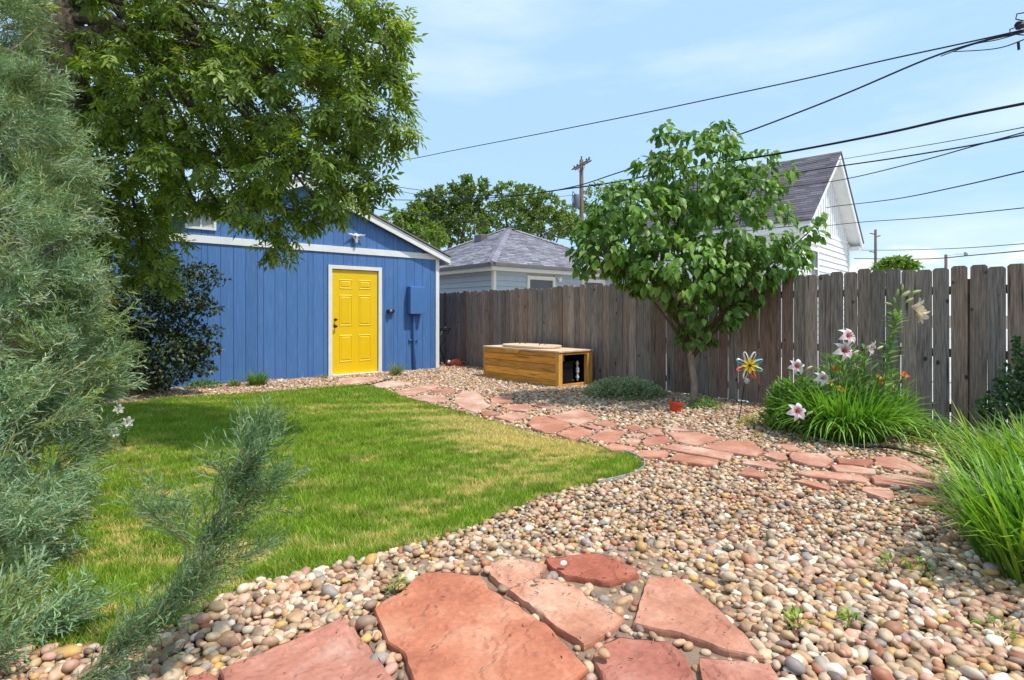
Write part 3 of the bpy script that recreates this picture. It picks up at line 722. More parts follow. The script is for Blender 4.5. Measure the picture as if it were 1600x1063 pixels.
cmx = thing('security_camera', 'small black camera light on the wall beside the yellow door', 'camera', (5.51, SV, 1.3))
MB().box(5.44, 5.60, SV - .07, SV, 1.265, 1.335).build('housing', M['black'], cmx, bevel=.008)
MB().lathe([(.024, 0), (.028, .01), (.028, .03), (.018, .034)], 14, (5.50, SV - .07, 1.3), (0, -1, 0)).build('lens', M['metal'], cmx, smooth=True)

# cow skull
sk = thing('animal_skull', 'bleached white horned animal skull hung high on the blue gable', 'skull', (4.74, SV, 2.77))
m_ = MB(); m_.lathe([(.012, -.115), (.03, -.105), (.034, -.06), (.045, -.02), (.066, .015), (.07, .05), (.045, .08), (.01, .09)], 12, (4.74, SV - .05, 2.77), (0, .22, 1))
m_.build('cranium', M['bone'], sk, smooth=True)
for s in (-1, 1):
    MB().tube([(4.74 + s * .05, SV - .05, 2.82), (4.74 + s * .10, SV - .06, 2.835), (4.74 + s * .15, SV - .08, 2.83), (4.74 + s * .185, SV - .1, 2.85)], [.022, .018, .012, .003], 8).build('horn', M['bone'], sk, smooth=True)
    MB().lathe([(.018, 0), (.016, .012)], 10, (4.74 + s * .034, SV - .108, 2.785), (s * .3, -1, 0)).build('eye_socket', M['black'], sk)
MB().tube([(4.74, SV - .03, 2.86), (4.74, SV, 2.87)], .006, 6).build('hook', M['black'], sk)

# ================================================================== NEIGHBOUR GARAGE
gar = thing('garage', 'grey sided garage with a shingled hip roof beyond the fence', 'garage', (12.5, 15.2, 0))
GA = (9.5, 15.5, 12.2, 18.2)
MB().box(GA[0] + .03, GA[1] - .03, GA[2] + .03, GA[3] - .03, -.02, 2.5).build('wall_core', M['grey_siding'], gar)
MB().box(GA[0] - .02, GA[1], GA[2] - .02, GA[3], -.03, .12).build('foundation', M['pale_ground'], gar)
WN = [(10.72, 11.86), (13.05, 14.15)]; WZ0, WZ1 = 1.35, 2.36
z = .14; k = 0
while z < 2.42:
    h = min(.155, 2.44 - z)
    def lap(x0, x1): 
        MB().prism([(GA[2] - .034, z), (GA[2] + .03, z), (GA[2] + .03, z + h), (GA[2] - .004, z + h)], 'x', x0, x1).build('siding_board', M['grey_siding'], gar)
    xs = [GA[0] + .06]
    for w0, w1 in WN:
        if z + h > WZ0 and z < WZ1: xs += [w0, w1]
    xs.append(GA[1] - .06)
    for q in range(0, len(xs), 2): lap(xs[q], xs[q + 1])
    MB().prism([(GA[0] - .034, z), (GA[0] + .03, z), (GA[0] + .03, z + h), (GA[0] - .004, z + h)], 'y', GA[2] + .065, GA[3] - .06).build('siding_board', M['grey_siding'], gar)
    z += .157
MB().box(GA[0] - .035, GA[0] + .06, GA[2] - .045, GA[2] + .06, .12, 2.44).build('corner_board', M['cream'], gar)
MB().box(GA[1] - .06, GA[1] + .035, GA[2] - .045, GA[2] + .06, .12, 2.44).build('corner_board', M['cream'], gar)
for w0, w1 in WN:
    m_ = MB(); y0, y1 = GA[2] - .045, GA[2] + .03
    m_.box(w0, w1, y0, y1, WZ1 - .11, WZ1).box(w0, w1, y0, y1, WZ0, WZ0 + .1).box(w0, w0 + .1, y0, y1, WZ0 + .1, WZ1 - .11).box(w1 - .1, w1, y0, y1, WZ0 + .1, WZ1 - .11)
    w_ = m_.build('window', M['cream'], gar)
    MB().box(w0 + .1, w1 - .1, GA[2] - .01, GA[2] + .028, WZ0 + .1, WZ1 - .11).build('pane', M['glass_grey'], w_)
E = (9.18, 15.82, 11.87, 18.52); APX = Vector((12.5, 15.2, 4.27)); EZ = 2.63
sof = MB().box(E[0] + .01, E[1] - .01, E[2] + .01, E[3] - .01, 2.445, 2.47); sof.build('soffit', M['cream'], gar)
for bx_ in ((E[0], E[1], E[2] - .0, E[2] + .025), (E[0], E[0] + .025, E[2] + .027, E[3])):
    MB().box(*bx_, 2.44, 2.56).build('fascia', M['cream'], gar)
MB().box(E[0] - .09, E[1] + .05, E[2] - .09, E[2] - .002, 2.535, 2.63).build('gutter', M['gutter'], gar, bevel=.01)
MB().box(E[0] - .09, E[0] - .002, E[2] + .0, E[3] + .05, 2.535, 2.63).build('gutter', M['gutter'], gar, bevel=.01)
def shingles(A, B, C, D, name, mat, parent, course=.145, tab=.30, th=.010):
    """quad roof plane: eave A->B, ridge D->C (C may equal D); laid in overlapping courses of tabs"""
    A, B, C, D = map(Vector, (A, B, C, D)); eave = (B - A); up = ((D + C) / 2 - (A + B) / 2)
    n = eave.cross(up).normalized(); 
    if n.z < 0: n = -n
    k = int(up.length / course); vs, fs, cs = [], [], []
    rr = random.Random(3); mb = MB()
    for i in range(k + 1):
        t0, t1 = i / (k + 1), (i + 1) / (k + 1)
        L0, R0 = A.lerp(D, t0), B.lerp(C, t0); L1, R1 = A.lerp(D, t1), B.lerp(C, t1)
        w = (R0 - L0).length; m = max(1, int(w / tab)); off = rr.random() * .9
        cuts = [0] + [min(1, max(0, (j + off) / m)) for j in range(m)] + [1]
        for a, b in zip(cuts[:-1], cuts[1:]):
            if b - a < 1e-3: continue
            s = rr.uniform(.62, 1.3); mb.t = (s, s * rr.uniform(.97, 1.03), s * rr.uniform(.97, 1.05)); lift = th * rr.uniform(.7, 1.5)
            g_ = .004 / max(w, .01)
            p = [L0.lerp(R0, a + g_), L0.lerp(R0, b - g_), L1.lerp(R1, b - g_), L1.lerp(R1, a + g_)]
            mb.add([p[0], p[1], p[1] + n * lift, p[0] + n * lift, p[2] + n * .002, p[3] + n * .002], [(0, 1, 2, 3), (3, 2, 4, 5)])
    return stuff(mb.build(name, mat, parent))
c_ = [(E[0] - .06, E[2] - .06), (E[1] + .06, E[2] - .06), (E[1] + .06, E[3] + .06), (E[0] - .06, E[3] + .06)]
for i in range(4):
    a, b = c_[i], c_[(i + 1) % 4]
    rf = MB().add([(*a, EZ), (*b, EZ), APX], [(0, 1, 2)]).build('roof', M['shingle'], gar)
    if i in (0, 3): shingles((*a, EZ), (*b, EZ), APX, APX, 'shingles', M['shingle'], rf)
for a in c_[:2] + c_[3:]:
    P0 = Vector((*a, EZ)); d = APX - P0; L = d.length; dn = d.normalized(); sd = dn.cross(Vector((0, 0, 1))).normalized()
    m_ = MB(); q = 0
    while q < L - .1:
        s = random.uniform(.95, 1.3); m_.t = (s, s, s * 1.02)
        A_ = P0 + dn * q; B_ = P0 + dn * min(L, q + .22); u_ = Vector((0, 0, 1))
        m_.add([A_ - sd * .14 + u_ * -.005, A_ + u_ * .055, A_ + sd * .14 + u_ * -.005, B_ - sd * .14 + u_ * -.02, B_ + u_ * .04, B_ + sd * .14 + u_ * -.02], [(0, 1, 4, 3), (1, 2, 5, 4), (0, 2, 1)]); q += .2
    stuff(m_.build('hip_cap', M['shingle'], gar))
MB().box(11.35, 11.65, 15.3, 15.7, 3.72, 3.98).build('roof_vent', M['gutter'], gar, bevel=.02)
MB().lathe([(.045, 0), (.045, .32)], 10, (13.75, 14.6, 3.75)).build('vent_pipe', M['metal'], gar)
MB().tube([(11.95, 12.17, 2.34), (11.95, 12.09, 2.30)], .03, 8).lathe([(.03, 0), (.05, .06), (.05, .12)], 10, (11.99, 12.08, 2.22)).build('flood_light', M['white'], gar)

# ================================================================== WHITE HOUSE
HM = Matrix.Translation((19.68, 7.02, 0)) @ Matrix.Rotation(math.atan2(.135, .991), 4, 'Z')
hs = thing('white_house', 'tall white gabled house with dark shingle roof behind the fence', 'house', HM @ Vector((0, 4, 0)))
HW, RW, PZ, HS = 3.2, 3.47, 6.48, .745
def hz(x): return PZ - HS * abs(x)
MB(HM).box(-HW + .03, HW - .03, .43, 5.4, -.02, hz(HW) - .18).prism([(-HW + .03, hz(HW) - .18), (HW - .03, hz(HW) - .18), (0, PZ - .2)], 'y', .43, 5.4).build('wall_core', M['white_siding'], hs)
WX0, WX1, WW0, WW1 = -1.98, -1.02, 2.0, 3.28
z = .2
while z < 3.8:
    h = .195
    xs = [-HW + .08]
    if z + h > WW0 and z < WW1: xs += [WX0, WX1]
    xs.append(HW - .08)
    for q in range(0, len(xs), 2):
        MB(HM).prism([(.38, z), (.43, z), (.43, z + h), (.412, z + h)], 'x', xs[q], xs[q + 1]).build('siding_board', M['white_siding'], hs)
    MB(HM).prism([(-HW - .02, z), (-HW + .03, z), (-HW + .03, z + h), (-HW + .012, z + h)], 'y', .46, 5.35).build('siding_board', M['white_siding'], hs)
    z += .2
for s in (-1, 1): MB(HM).box(s * HW - .06, s * HW + .06, .35, .47, 0, 3.8).build('corner_board', M['white'], hs)
MB(HM).box(-HW, HW, .395, .43, 3.8, 3.92).build('trim_band', M['white'], hs)
MB(HM).prism([(-HW + .05, 3.92), (HW - .05, 3.92), (HW - .05, hz(HW) - .16 + .03), (0, PZ - .17), (-HW + .05, hz(HW) - .13)], 'y', .41, .43).build('gable_panel', M['white_siding'], hs)
x = -3.0
while x < 3.1:
    t = hz(x) - .17
    if t > 4.0: MB(HM).box(x - .025, x + .025, .385, .41, 3.92, t).build('batten', M['white'], hs)
    x += .3
m_ = MB(HM).box(WX0, WX1, .36, .43, WW1 - .1, WW1).box(WX0, WX1, .36, .43, WW0, WW0 + .1).box(WX0, WX0 + .1, .36, .43, WW0 + .1, WW1 - .1).box(WX1 - .1, WX1, .36, .43, WW0 + .1, WW1 - .1).box(WX0 + .1, WX1 - .1, .375, .43, 2.62, 2.67)
w_ = m_.build('window', M['white'], hs)
MB(HM).box(WX0 + .1, WX1 - .1, .395, .42, WW0 + .1, 2.62).build('pane', M['glass'], w_); MB(HM).box(WX0 + .1, WX1 - .1, .395, .42, 2.67, WW1 - .1).build('pane', M['glass'], w_)
for s in (-1, 1):
    MB(HM).prism([(0, PZ - .16), (s * RW, hz(RW) - .16), (s * RW, hz(RW) - .02), (0, PZ - .02)], 'y', .02, 5.75).build('roof_deck', M['white'], hs)
    MB(HM).prism([(0, PZ - .24), (s * (RW + .02), hz(RW) - .26), (s * (RW + .02), hz(RW) - .03), (0, PZ - .03)], 'y', -.025, .018).build('rake_board', M['white'], hs)
    rf = MB(HM).prism([(0, PZ - .018), (s * (RW + .06), hz(RW + .06) - .018), (s * (RW + .06), hz(RW + .06) + .02), (0, PZ + .02)], 'y', -.06, 5.8).build('roof', M['shingle_dark'], hs)
    if s < 0:
        A_ = HM @ Vector((-(RW + .06), -.06, hz(RW + .06) + .02)); B_ = HM @ Vector((-(RW + .06), 5.8, hz(RW + .06) + .02)); C_ = HM @ Vector((0, 5.8, PZ + .02)); D_ = HM @ Vector((0, -.06, PZ + .02))
        shingles(A_, B_, C_, D_, 'shingles', M['shingle_dark'], rf, .145, .34)
    MB(HM).box(*sorted((s * HW, s * (RW - .01))), .03, 5.6, hz(RW) - .32, hz(RW) - .18).build('soffit', M['white'], hs)

# ================================================================== WOODEN PLUNGE TUB
tb = thing('plunge_tub', 'long orange-stained timber plunge tub with pale oval lid by the fence', 'tub', (6.9, 7.6, 0))
TU0, TU1, TV0, TV1, TH = 6.5, 7.32, 6.58, 8.66, .62
rows = [(.015, .125), (.13, .255), (.26, .385), (.39, .505), (.51, .592)]
tints = [(.85, .85, .8), (1.15, 1.1, 1.0), (.85, .85, .9), (1.3, 1.15, .9), (.95, .95, .9)]
for (a, b), tt in zip(rows, tints):
    m_ = MB(); m_.t = tt; m_.box(TU0, TU0 + .03, TV0 + .085, TV1 - .04, a, b).build('plank', M['tub'], tb, bevel=.004)
    m_ = MB(); m_.t = tt; m_.box(TU0 + .03, TU1 - .03, TV1 - .03, TV1, a, b).build('plank', M['tub'], tb, bevel=.004)
    m_ = MB(); m_.t = tt; m_.box(TU1 - .03, TU1, TV0 + .085, TV1 - .04, a, b).build('plank', M['tub'], tb, bevel=.004)
MB().box(TU0 - .004, TU0 + .085, TV0, TV0 + .083, 0, .592).build('post', M['tub_side'], tb, bevel=.004)
MB().box(TU1 - .125, TU1 + .004, TV0, TV0 + .083, 0, .592).build('post', M['tub_side'], tb, bevel=.004)
MB().box(TU0 - .004, TU0 + .03, TV1 - .038, TV1 + .004, 0, .592).build('post', M['tub_side'], tb, bevel=.004)
MB().box(TU0 + .087, TU1 - .127, TV0 + .002, TV0 + .04, .012, .06).build('bottom_rail', M['tub_side'], tb, bevel=.003)
MB().box(TU0 + .087, TU1 - .127, TV0 + .002, TV0 + .04, .55, .592).build('top_rail', M['tub_side'], tb, bevel=.003)
for q in range(4):
    w = (TU1 - TU0 + .03) / 4; MB().box(TU0 - .015 + q * w + .001, TU0 - .015 + (q + 1) * w - .001, TV0 - .015, TV1 + .01, .594, .622).build('top_board', M['tub_top'], tb, bevel=.003)
MB().prism([(TV0 + .95, .60), (TV0 + 1.45, .60), (TV0 + 1.36, .535), (TV0 + 1.04, .535)], 'x', TU0 - .022, TU0 - .002).build('handle_flap', M['tub_side'], tb, bevel=.003)
oval = []
for k in range(40):
    a = 2 * PI * k / 40; ca, sa = math.cos(a), math.sin(a)
    oval.append((6.92 + .385 * math.copysign(abs(ca) ** .7, ca), 7.74 + .62 * math.copysign(abs(sa) ** .7, sa)))
lid = MB().prism(oval, 'z', .632, .668).build('lid', M['lid'], tb, bevel=.004)
for vv in (7.45, 8.0):
    MB().tube([(6.86, vv, .668), (6.86, vv, .70), (7.0, vv, .70), (7.0, vv, .668)], .008, 6).build('lid_handle', M['black'], lid)
MB().box(TU1 - .045, TU1 - .032, TV0 + .09, TV0 + .62, .03, .585).build('shade_panel', M['black'], tb)  # added black panels: the dark of the opening is put in as colour
MB().box(TU0 + .032, TU0 + .045, TV0 + .09, TV0 + .62, .03, .585).build('shade_panel', M['black'], tb)
# inside: shelf floor, back panel, chiller with pipework
MB().box(TU0 + .04, TU1 - .04, TV0 + .62, TV0 + .65, .03, .585).build('partition', M['black'], tb)
MB().box(TU0 + .035, TU1 - .035, TV0 + .045, TV0 + .61, .012, .03).build('floor_board', M['fence_rail'], tb)
ch = MB().box(6.62, 6.98, TV0 + .14, TV0 + .52, .032, .40).build('chiller', M['chiller'], tb, bevel=.012)
for q in range(6): MB().box(6.65, 6.95, TV0 + .128, TV0 + .139, .08 + q * .045, .10 + q * .045).build('louvre', M['black'], ch)
MB().box(6.60, 7.0, TV0 + .12, TV0 + .54, .403, .43).build('chiller_lid', M['black'], tb, bevel=.006)
MB().tube([(6.80, TV0 + .2, .43), (6.80, TV0 + .2, .50), (6.74, TV0 + .2, .50)], .018, 10).build('pipe', M['pvc'], tb, smooth=True)
pv = MB().tube([(7.1, TV0 + .15, .08), (7.1, TV0 + .15, .42)], .017, 10)
for zz in (.12, .22, .27, .36): pv.lathe([(.03, 0), (.03, .035)], 10, (7.1, TV0 + .15, zz))
pv.tube([(7.1, TV0 + .15, .30), (7.06, TV0 + .11, .30)], .014, 8); pv.build('pipe_fitting', M['pvc'], tb, smooth=False)
MB().tube([(6.98, TV0 + .25, .1), (7.05, TV0 + .2, .07), (7.12, TV0 + .25, .1), (7.14, TV0 + .4, .3)], .022, 8).build('hose', M['black'], tb, smooth=True)

# ================================================================== SMALL THINGS BY THE SHED
chv = thing('garden_chair', 'black metal tube chair standing behind the shed corner', 'chair', (7.14, 11.1, 0))
seat = [(7.00, 10.95, .90), (7.10, 10.93, .925), (7.22, 10.93, .90), (7.24, 11.0, .86), (7.22, 11.25, .86), (7.0, 11.3, .88), (6.9, 11.3, .9), (6.9, 11.0, .9), (7.00, 10.95, .90)]
MB().tube(seat, .018, 8).build('armrest_frame', M['black'], chv, smooth=True)
MB().tube([(7.23, 10.98, .87), (7.13, 11.0, .66), (6.98, 11.05, .40), (6.86, 11.1, .03)], .016, 8).build('leg', M['black'], chv, smooth=True)
MB().tube([(7.22, 11.25, .86), (7.1, 11.27, .6), (6.86, 11.3, .03)], .016, 8).build('leg', M['black'], chv, smooth=True)
MB().tube([(6.9, 11.0, .9), (7.0, 11.05, .5), (7.2, 11.1, .03)], .016, 8).build('leg', M['black'], chv, smooth=True)
MB().tube([(6.9, 11.3, .9), (7.0, 11.3, .5), (7.2, 11.3, .03)], .016, 8).build('leg', M['black'], chv, smooth=True)
m_ = MB()
for q in range(6): m_.tube([(6.93 + q * .05, 10.97, .885), (6.93 + q * .05, 11.27, .875)], .004, 5)
stuff(m_.build('seat_mesh', M['metal'], chv))
P0 = pg(712, 574)
rc = thing('red_container', 'crumpled red plastic container lying against the fence foot', 'container', P0)
RM = Matrix.Translation(P0 + Vector((-.02, 0, .01))) @ Matrix.Rotation(.9, 4, 'Z') @ Matrix.Rotation(.45, 4, 'X')
m_ = MB(RM)
rings = [(-.14, .05, .06), (-.12, .10, .17), (-.04, .115, .21), (.05, .11, .2), (.12, .085, .14), (.15, .04, .07)]
vs = []
for (y, hw, hh) in rings:
    for k in range(10):
        a = 2 * PI * k / 10; vs.append((math.copysign(abs(math.cos(a)) ** .6, math.cos(a)) * hw, y + .01 * math.sin(3 * a), hh * .5 + math.copysign(abs(math.sin(a)) ** .6, math.sin(a)) * hh * .5))
m_.add(vs, [(i * 10 + k, i * 10 + (k + 1) % 10, (i + 1) * 10 + (k + 1) % 10, (i + 1) * 10 + k) for i in range(5) for k in range(10)] + [tuple(range(10))[::-1], tuple(range(50, 60))])
m_.build('shell', M['faded_red'], rc, bevel=.004)
MB(RM).tube([(0, -.1, .18), (0, -.18, .2), (0, -.25, .12), (0, -.3, .02)], .012, 6).build('handle', M['faded_red'], rc)
MB(RM).lathe([(.04, 0), (.045, .03), (.03, .06)], 10, (0.03, .15, .04), (0, 1, 0)).build('cap', M['pvc'], rc)
for (px, py, z, r, lab) in [(694, 573, .0, .3, 'reddish brick at the shed corner, lowest of the loose pile'), (701, 573, .0, 1.1, 'reddish brick lying crosswise nearest the red container'), (697, 572, .066, .6, 'reddish brick lying on top of the loose pile')]:
    p = pg(px, py); 
    m_ = MB(Matrix.Translation(p + Vector((0, 0, z))) @ Matrix.Rotation(r, 4, 'Z')); m_.box(-.1, .1, -.047, .047, .002, .065)
    tag(m_.build('brick', M['brick'], bevel=.004, origin=p), lab, 'brick', 'loose bricks by the shed corner')
MB_h = MB().tube([pg(563, 602, .03), pg(580, 600.5, .045), pg(598, 596, .04), pg(613, 592, .03)], .012, 8)
tag(MB_h.build('drain_hose', M['black'], smooth=True), 'short black hose lying across the stones at the yellow door', 'hose')
MB_h = MB().tube([pg(x, y, .045) for x, y in [(1325, 696), (1352, 698), (1375, 698), (1400, 701), (1425, 706), (1445, 712), (1465, 722)]], .011, 8)
tag(MB_h.build('drip_hose', M['black'], smooth=True), 'thin black drip hose curving past the daylily clump', 'hose')
PT = pg(1055, 647)
pot = thing('flower_pot', 'small bright red plastic pot on gravel beside the tree trunk', 'pot', PT)
m_ = MB(Matrix.Translation(PT) @ Matrix.Rotation(.12, 4, 'Y')); R1, R0, H = .088, .062, .135
m_.lathe([(R0, 0), (R1 * .93, H - .03), (R1, H - .03), (R1 + .004, H), (R1 - .006, H), (R1 * .88, H - .035), (R0 * .95, .03)], 24, (0, 0, .008)); m_.build('pot_body', M['red_plastic'], pot, smooth=False)
# pinwheel
PW0 = pg(1154, 660); PH = pd(1167, 570, depth_of(PW0)) 
pw = thing('garden_pinwheel', 'rainbow-coloured metal flower pinwheel on a thin black stake', 'pinwheel', PW0)
MB().tube([PW0 + Vector((0, 0, -.02)), PW0.lerp(PH, .5) + Vector((.005, 0, 0)), PH], .006, 6).build('stake', M['black'], pw)
fwd = c2w(0, -1, 0).normalized(); rt = c2w(1, 0, 0).normalized(); upv = Vector((0, 0, 1))
pc = [(.75, .72, .68), (.8, .78, .75), (.10, .50, .68), (.12, .55, .35), (.75, .10, .04), (.78, .70, .66), (.7, .08, .04), (.10, .48, .70)]
hub_c = PH + fwd * .05
for k, colr in enumerate(pc):
    a = PI / 2 + .38 - k * 2 * PI / 8
    d = rt * math.cos(a) + upv * math.sin(a); s_ = fwd.cross(d)
    m_ = MB(); n_ = 14; L = .162
    for j in range(n_):                  # looped petal: a flat ribbon bent into a drop outline
        t0, t1 = j / n_, (j + 1) / n_
        def lp(t, w, off):
            aa = 2 * PI * t; r = L * (.5 - .5 * math.cos(aa)); wd = .036 * math.sin(aa) * (.4 + .6 * r / L) * w
            return hub_c + d * (r * (1 if w > .9 else .97) + .004) + s_ * wd + fwd * (off + .02 * r / L)
        mixc = lambda t: tuple(np.array((.85, .62, .04)) * (1 - min(1, (.5 - .5 * math.cos(2 * PI * t)) * 1.5)) + np.array(colr) * min(1, (.5 - .5 * math.cos(2 * PI * t)) * 1.5))
        for (tt, tcol) in ((t0, mixc(t0)), (t1, mixc(t1))):
            pass
        b0 = len(m_.v)
        m_.t = mixc(t0); m_.add([lp(t0, 1, 0), lp(t0, .45, .012)], [])
        m_.t = mixc(t1); m_.add([lp(t1, 1, 0), lp(t1, .45, .012)], [])
        m_.f.append((b0, b0 + 1, b0 + 3, b0 + 2))
    o = m_.build('petal', M['paint'], pw); sd_ = o.modifiers.new('thick', 'SOLIDIFY'); sd_.thickness = .0015
m_ = MB()
for k in range(8):
    a = k * 2 * PI / 8; d = rt * math.cos(a) + upv * math.sin(a); s_ = fwd.cross(d); m_.t = (.80, .52, .03)
    m_.add([hub_c + fwd * .03, hub_c + d * .06 + s_ * .02 + fwd * .035, hub_c + d * .10 + fwd * .03, hub_c + d * .06 - s_ * .02 + fwd * .035], [(0, 1, 2, 3)])
m_.build('inner_petals', M['paint'], pw)
MB().lathe([(.018, 0), (.02, .02), (.012, .032)], 12, hub_c + fwd * .015, fwd).build('hub', M['bronze'], pw, smooth=True)
GB = PH + Vector((0, 0, -.19))
ib, jb = ico(3); put('glass_ball', np_mesh('glass_ball', ib * .032, jb, M['frost'], None, True), pw, GB)

# ================================================================== UTILITY POLES AND WIRES
YP = 44.0
def upole(px, ytop, Y, r, label, arms, lean=0, name='utility_pole'):
    top = pd(px, ytop, Y); base = Vector((top.x, top.y, -.02))
    t = thing(name, label, 'pole', base)
    MB().tube([base, base.lerp(top, .5), top], [r * 1.25, r * 1.1, r], 12).build('post', M['pole'], t, smooth=True)
    return t, top
t, top = upole(908.5, 250, YP, .16, 'weathered wooden utility pole with crossarm rising behind the garage roof', 1)
axd = (pd(927, 253.5, YP - 3) - pd(882, 264.5, YP + 2.0)).normalized()
ac = top + Vector((0, 0, -.42))
for off in (-.12, .14):
    sd = axd.cross(Vector((0, 0, 1))).normalized() * off
    axh = Vector((axd.x, axd.y, 0)).normalized()
    MB().tube([ac + sd - axh * 1.45, ac + sd + axh * 1.45], .075, 4).build('crossarm', M['pole'], t)
for q in (-1.35, -.8, .9, 1.35):
    MB().lathe([(.05, 0), (.07, .06), (.04, .1), (.07, .16), (.03, .24)], 8, ac + axh * q + Vector((0, 0, .06))).build('insulator', M['wire'], t)
for q in (-1, 1): MB().tube([ac + axh * .75 * q + Vector((0, 0, -.05)), ac + Vector((0, 0, -.85))], .025, 5).build('brace', M['metal'], t)
MB().tube([top + Vector((0, 0, -.1)), top + Vector((0, 0, .28))], .05, 8).build('top_pin', M['wire'], t)
tr = pd(900, 306, YP - .4)
MB().lathe([(.24, 0), (.26, .05), (.27, .95), (.2, 1.05)], 16, tr + Vector((.05, 0, -.95))).build('transformer', M['steel_dark'], t, smooth=True)
MB().tube([tr + Vector((-.1, 0, .1)), tr + Vector((-.35, 0, .3)), tr + Vector((-.45, 0, -.4)), tr + Vector((-.3, 0, -.9)), tr + Vector((0, 0, -.9))], .03, 6).build('lead_wire', M['wire'], t)
t, top = upole(1368, 359, 46, .10, 'slim distant utility pole with side hooks beyond the right fence', 0)
for q, zz in ((-.45, -.4), (.4, -.6), (-.5, -1.9)):
    MB().tube([top + Vector((0, 0, zz)), top + Vector((0, 0, zz)) + c2w(q, 0, .1)], .04, 5).build('hook', M['wire'], t)
t, top = upole(1478, 398, 40, .09, 'short distant pole carrying a street lamp beyond the right fence', 0, name='lamp_pole')
m_ = MB().tube([top + Vector((0, 0, -.1)), top + c2w(.7, 0, .05), top + c2w(1.2, 0, .05)], .035, 6).build('lamp_arm', M['metal'], t)
lm = top + c2w(1.35, 0, .03); MB().lathe([(.02, 0), (.16, .05), (.12, .14), (.03, .18)], 12, lm, c2w(.9, 0, .1)).build('lamp_head', M['metal'], t, smooth=True)
# near pole just outside the right edge: its hardware shows in the corner
nb = pd(1650, 30, 9.5); nb.z = -.02; nt = Vector((nb.x, nb.y, 6.9))
npole = thing('utility_pole', 'near utility pole hardware poking in at the upper right corner', 'pole', nb)
MB().tube([nb, nt], [.16, .13], 12).build('post', M['pole'], npole, smooth=True)
a = pd(1592, 40, 9.5); MB().tube([pd(1655, 38, 9.5), a], .05, 6).build('crossarm', M['pole'], npole)
MB().lathe([(.03, -.07), (.06, -.04), (.035, -.01), (.06, .03), (.03, .07)], 10, a, (.3, .3, 1)).build('insulator', M['wire'], npole)
MB().tube([pd(1600, 20, 9.5), pd(1589, 22, 9.5), pd(1587, 30, 9.5), pd(1600, 33, 9.5)], .010, 6).build('loop_wire', M['wire'], npole)
MB().tube([pd(1590, 42, 9.5), pd(1578, 46, 9.5), pd(1578, 53, 9.5), pd(1600, 55, 9.5)], .010, 6).build('loop_wire', M['wire'], npole)
MB().tube([pd(1591, 66, 9.5), pd(1592, 78, 9.5)], .02, 6).build('clamp', M['wire'], npole)

def smoothpts(P, k=6):
    P = [Vector(p) for p in P]; out = []
    for i in range(len(P) - 1):
        p0, p1, p2, p3 = P[max(i - 1, 0)], P[i], P[i + 1], P[min(i + 2, len(P) - 1)]
        for j in range(k):
            t = j / k; out.append(.5 * ((2 * p1) + (-p0 + p2) * t + (2 * p0 - 5 * p1 + 4 * p2 - p3) * t * t + (-p0 + 3 * p1 - 3 * p2 + p3) * t ** 3))
    out.append(P[-1]); return out
def wire(pts, A, B, rad, label):        # A, B: (px, depth) fix the vertical plane the wire hangs in
    xa, ya = (A[0] - 800) / FPX * A[1], A[1]; xb, yb = (B[0] - 800) / FPX * B[1], B[1]
    P = []
    for px, py in pts:
        r = (px - 800) / FPX; den = (xb - xa) - r * (yb - ya); t = (r * ya - xa) / den
        P.append(pd(px, py, ya + t * (yb - ya)))
    P = smoothpts(P)
    tag(MB().tube(P, rad * 1.3, 6).build('utility_wire', M['wire'], smooth=True), label, 'wire')
wire([(560, 262), (640, 249), (710, 235), (850, 208), (1000, 178), (1100, 157), (1250, 125), (1380, 95), (1500, 69), (1600, 47)], (1600, 9.5), (560, 30), .011, 'topmost thin wire crossing the open sky to the upper right corner')
wire([(560, 283), (640, 295), (700, 302), (760, 306), (830, 303), (900, 291), (960, 272), (1003, 258), (1080, 235), (1165, 207), (1250, 175), (1330, 143), (1450, 92), (1530, 66), (1600, 50)], (1600, 9.5), (560, 38), .014, 'wavy wire dipping behind the tree top then rising steeply to the corner')
wire([(1490, 81), (1540, 78), (1570, 73), (1600, 62)], (1600, 9.4), (1490, 12), .008, 'short wire branching off just below the upper right corner')
wire([(1470, 88), (1520, 70), (1560, 62), (1600, 50)], (1600, 9.3), (1470, 11), .007, 'short slack wire joining the insulator in the upper right corner')
wire([(560, 311), (650, 313), (730, 311), (800, 307), (880, 296), (960, 285), (1060, 265), (1200, 243), (1300, 225), (1400, 205), (1500, 182), (1600, 162), (1700, 142)], (1600, 5.0), (575, 24), .0105, 'thick black cable passing in front of the leafy tree')
wire([(556, 322), (640, 334), (740, 348), (850, 367), (920, 380), (1000, 388)], (1000, 22), (556, 16), .010, 'dark cable sloping down over the grey garage roof')
wire([(560, 314), (640, 331), (740, 345), (870, 361), (960, 372)], (960, 23), (560, 18), .006, 'faint upper wire sloping down over the grey garage roof')
wire([(560, 284), (640, 302), (700, 309), (800, 312), (900, 305)], (900, 40), (560, 32), .012, 'second wire from the left above the far trees')
wire([(1310, 250), (1400, 235), (1500, 218), (1600, 199), (1680, 183)], (1600, 8), (1310, 16), .006, 'thin wire starting at the white gable peak')
wire([(930, 313), (1000, 305), (1100, 293), (1203, 277), (1290, 263), (1400, 247), (1520, 227), (1600, 211), (1680, 197)], (1600, 5.6), (930, 12), .0065, 'cable crossing the tree and the white house gable')
wire([(1180, 300), (1240, 292), (1321, 280), (1430, 254), (1527, 227), (1600, 207), (1680, 186)], (1600, 7.2), (1180, 16), .007, 'cable crossing the previous one right of the white gable')
wire([(1290, 325), (1310, 322), (1400, 311), (1500, 291), (1600, 268), (1680, 250)], (1600, 8), (1290, 17.5), .0085, 'wire meeting the white house gable at mid height')
wire([(1260, 355), (1290, 353), (1350, 347), (1450, 340), (1600, 325), (1700, 314)], (1600, 9), (1260, 17), .007, 'wire meeting the white house near its eave')
